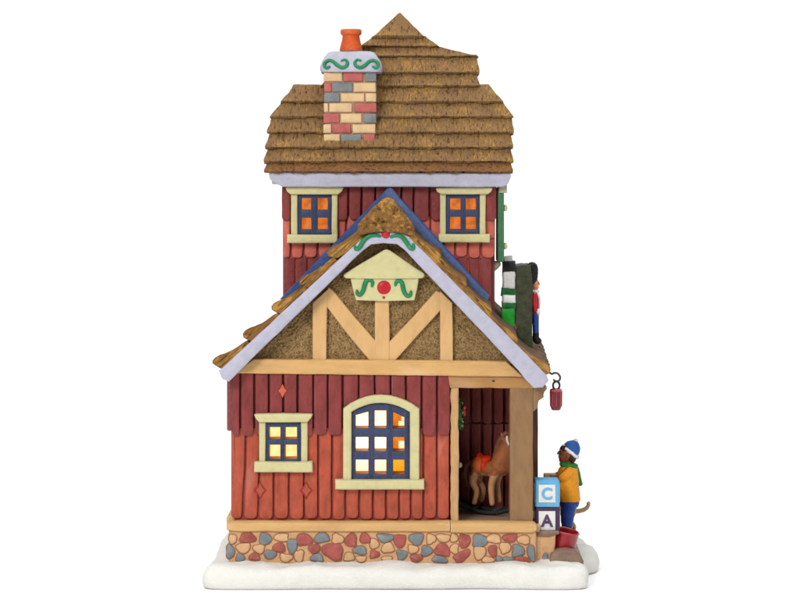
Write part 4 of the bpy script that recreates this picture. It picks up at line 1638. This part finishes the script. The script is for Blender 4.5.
SO.location.z += 3 * S
TW = thing('toy_tower', P(509, 325, 82), 'stack of white, black and green toy tiers on the shop roof', 'toy')
for (u0, u1, v0, v1, mat, nm) in ((503.8, 512.8, 256.4, 262, 'grey_white', 'tier'), (502.8, 515.6, 261, 272, 'black', 'tier'), (503.2, 515.4, 271.6, 288.6, 'grey_white', 'tier'),
                                 (501.8, 516, 288, 296, 'mid_green', 'tier'), (503, 516.2, 295.2, 303, 'white', 'tier'), (502.4, 516, 302.4, 309, 'mid_green', 'tier'),
                                 (501.8, 514.8, 308.4, 328, 'bright_green', 'tier')):
    t_ = MB()
    t_.rect(u0, u1, v0, v1, 78 + random.uniform(-2, 2), 98, 2.4, 4, 0, 4)
    t_.wobble(.9, .14, .3, .5, seed=u0 + v0)
    t_.build(nm, M[mat], TW)
t_ = MB()
t_.ell(P(514.5, 327, 84), (3, 4, 4.6))
t_.build('foot', M['dark_red_enamel'], TW)

# ------------------------------------------------------------------ camera, light
cam = bpy.data.cameras.new('camera')
co = bpy.data.objects.new('camera', cam)
COL.objects.link(co)
co.location = Vector((0, -D, ZC)) * S
co.rotation_euler = (PI / 2, 0, 0)
cam.sensor_width = 36
cam.lens = 36 * D / 800
cam.shift_y = -(300 - VH) / 800
cam.clip_start = .01
cam.clip_end = 100
scene.camera = co

w = bpy.data.worlds.new('World')
scene.world = w
w.use_nodes = True
nt = w.node_tree
bgn = nt.nodes['Background']
tc = nt.nodes.new('ShaderNodeTexCoord')
sp = nt.nodes.new('ShaderNodeSeparateXYZ')
nt.links.new(tc.outputs['Generated'], sp.inputs[0])
rp = nt.nodes.new('ShaderNodeValToRGB')
rp.color_ramp.elements[0].position = .60
rp.color_ramp.elements[0].color = (.2, .2, .205, 1)
rp.color_ramp.elements[1].position = .86
rp.color_ramp.elements[1].color = (1.08, 1.08, 1.08, 1)
mp = nt.nodes.new('ShaderNodeMapRange')
mp.inputs[1].default_value = -1
mp.inputs[2].default_value = 1
nt.links.new(sp.outputs['Y'], mp.inputs[0])
nt.links.new(mp.outputs[0], rp.inputs[0])
nt.links.new(rp.outputs[0], bgn.inputs['Color'])
bgn.inputs['Strength'].default_value = 1.0


def softbox(name, loc, target, size, power, color=(1, 1, 1)):
    l = bpy.data.lights.new(name, 'AREA')
    l.shape = 'RECTANGLE'
    l.size, l.size_y = size
    l.energy = power
    l.color = color
    o = bpy.data.objects.new(name, l)
    COL.objects.link(o)
    o.location = loc
    o.rotation_euler = (Vector(target) - Vector(loc)).to_track_quat('-Z', 'Y').to_euler()
    return o


softbox('overhead_softbox', (0, .05, 1.15), (0, .05, 0), (1.6, 1.4), 17)
softbox('key_softbox', (-.42, -1.0, .62), (0, 0, .1), (.35, .35), 11.5, (1, .985, .96))
softbox('fill_softbox', (.75, -1.0, .4), (0, 0, .1), (.5, .5), 3.2, (1, .99, .98))
scene.view_settings.view_transform = 'Standard'
scene.view_settings.look = 'None'
scene.view_settings.exposure = 0
scene.view_settings.gamma = 1
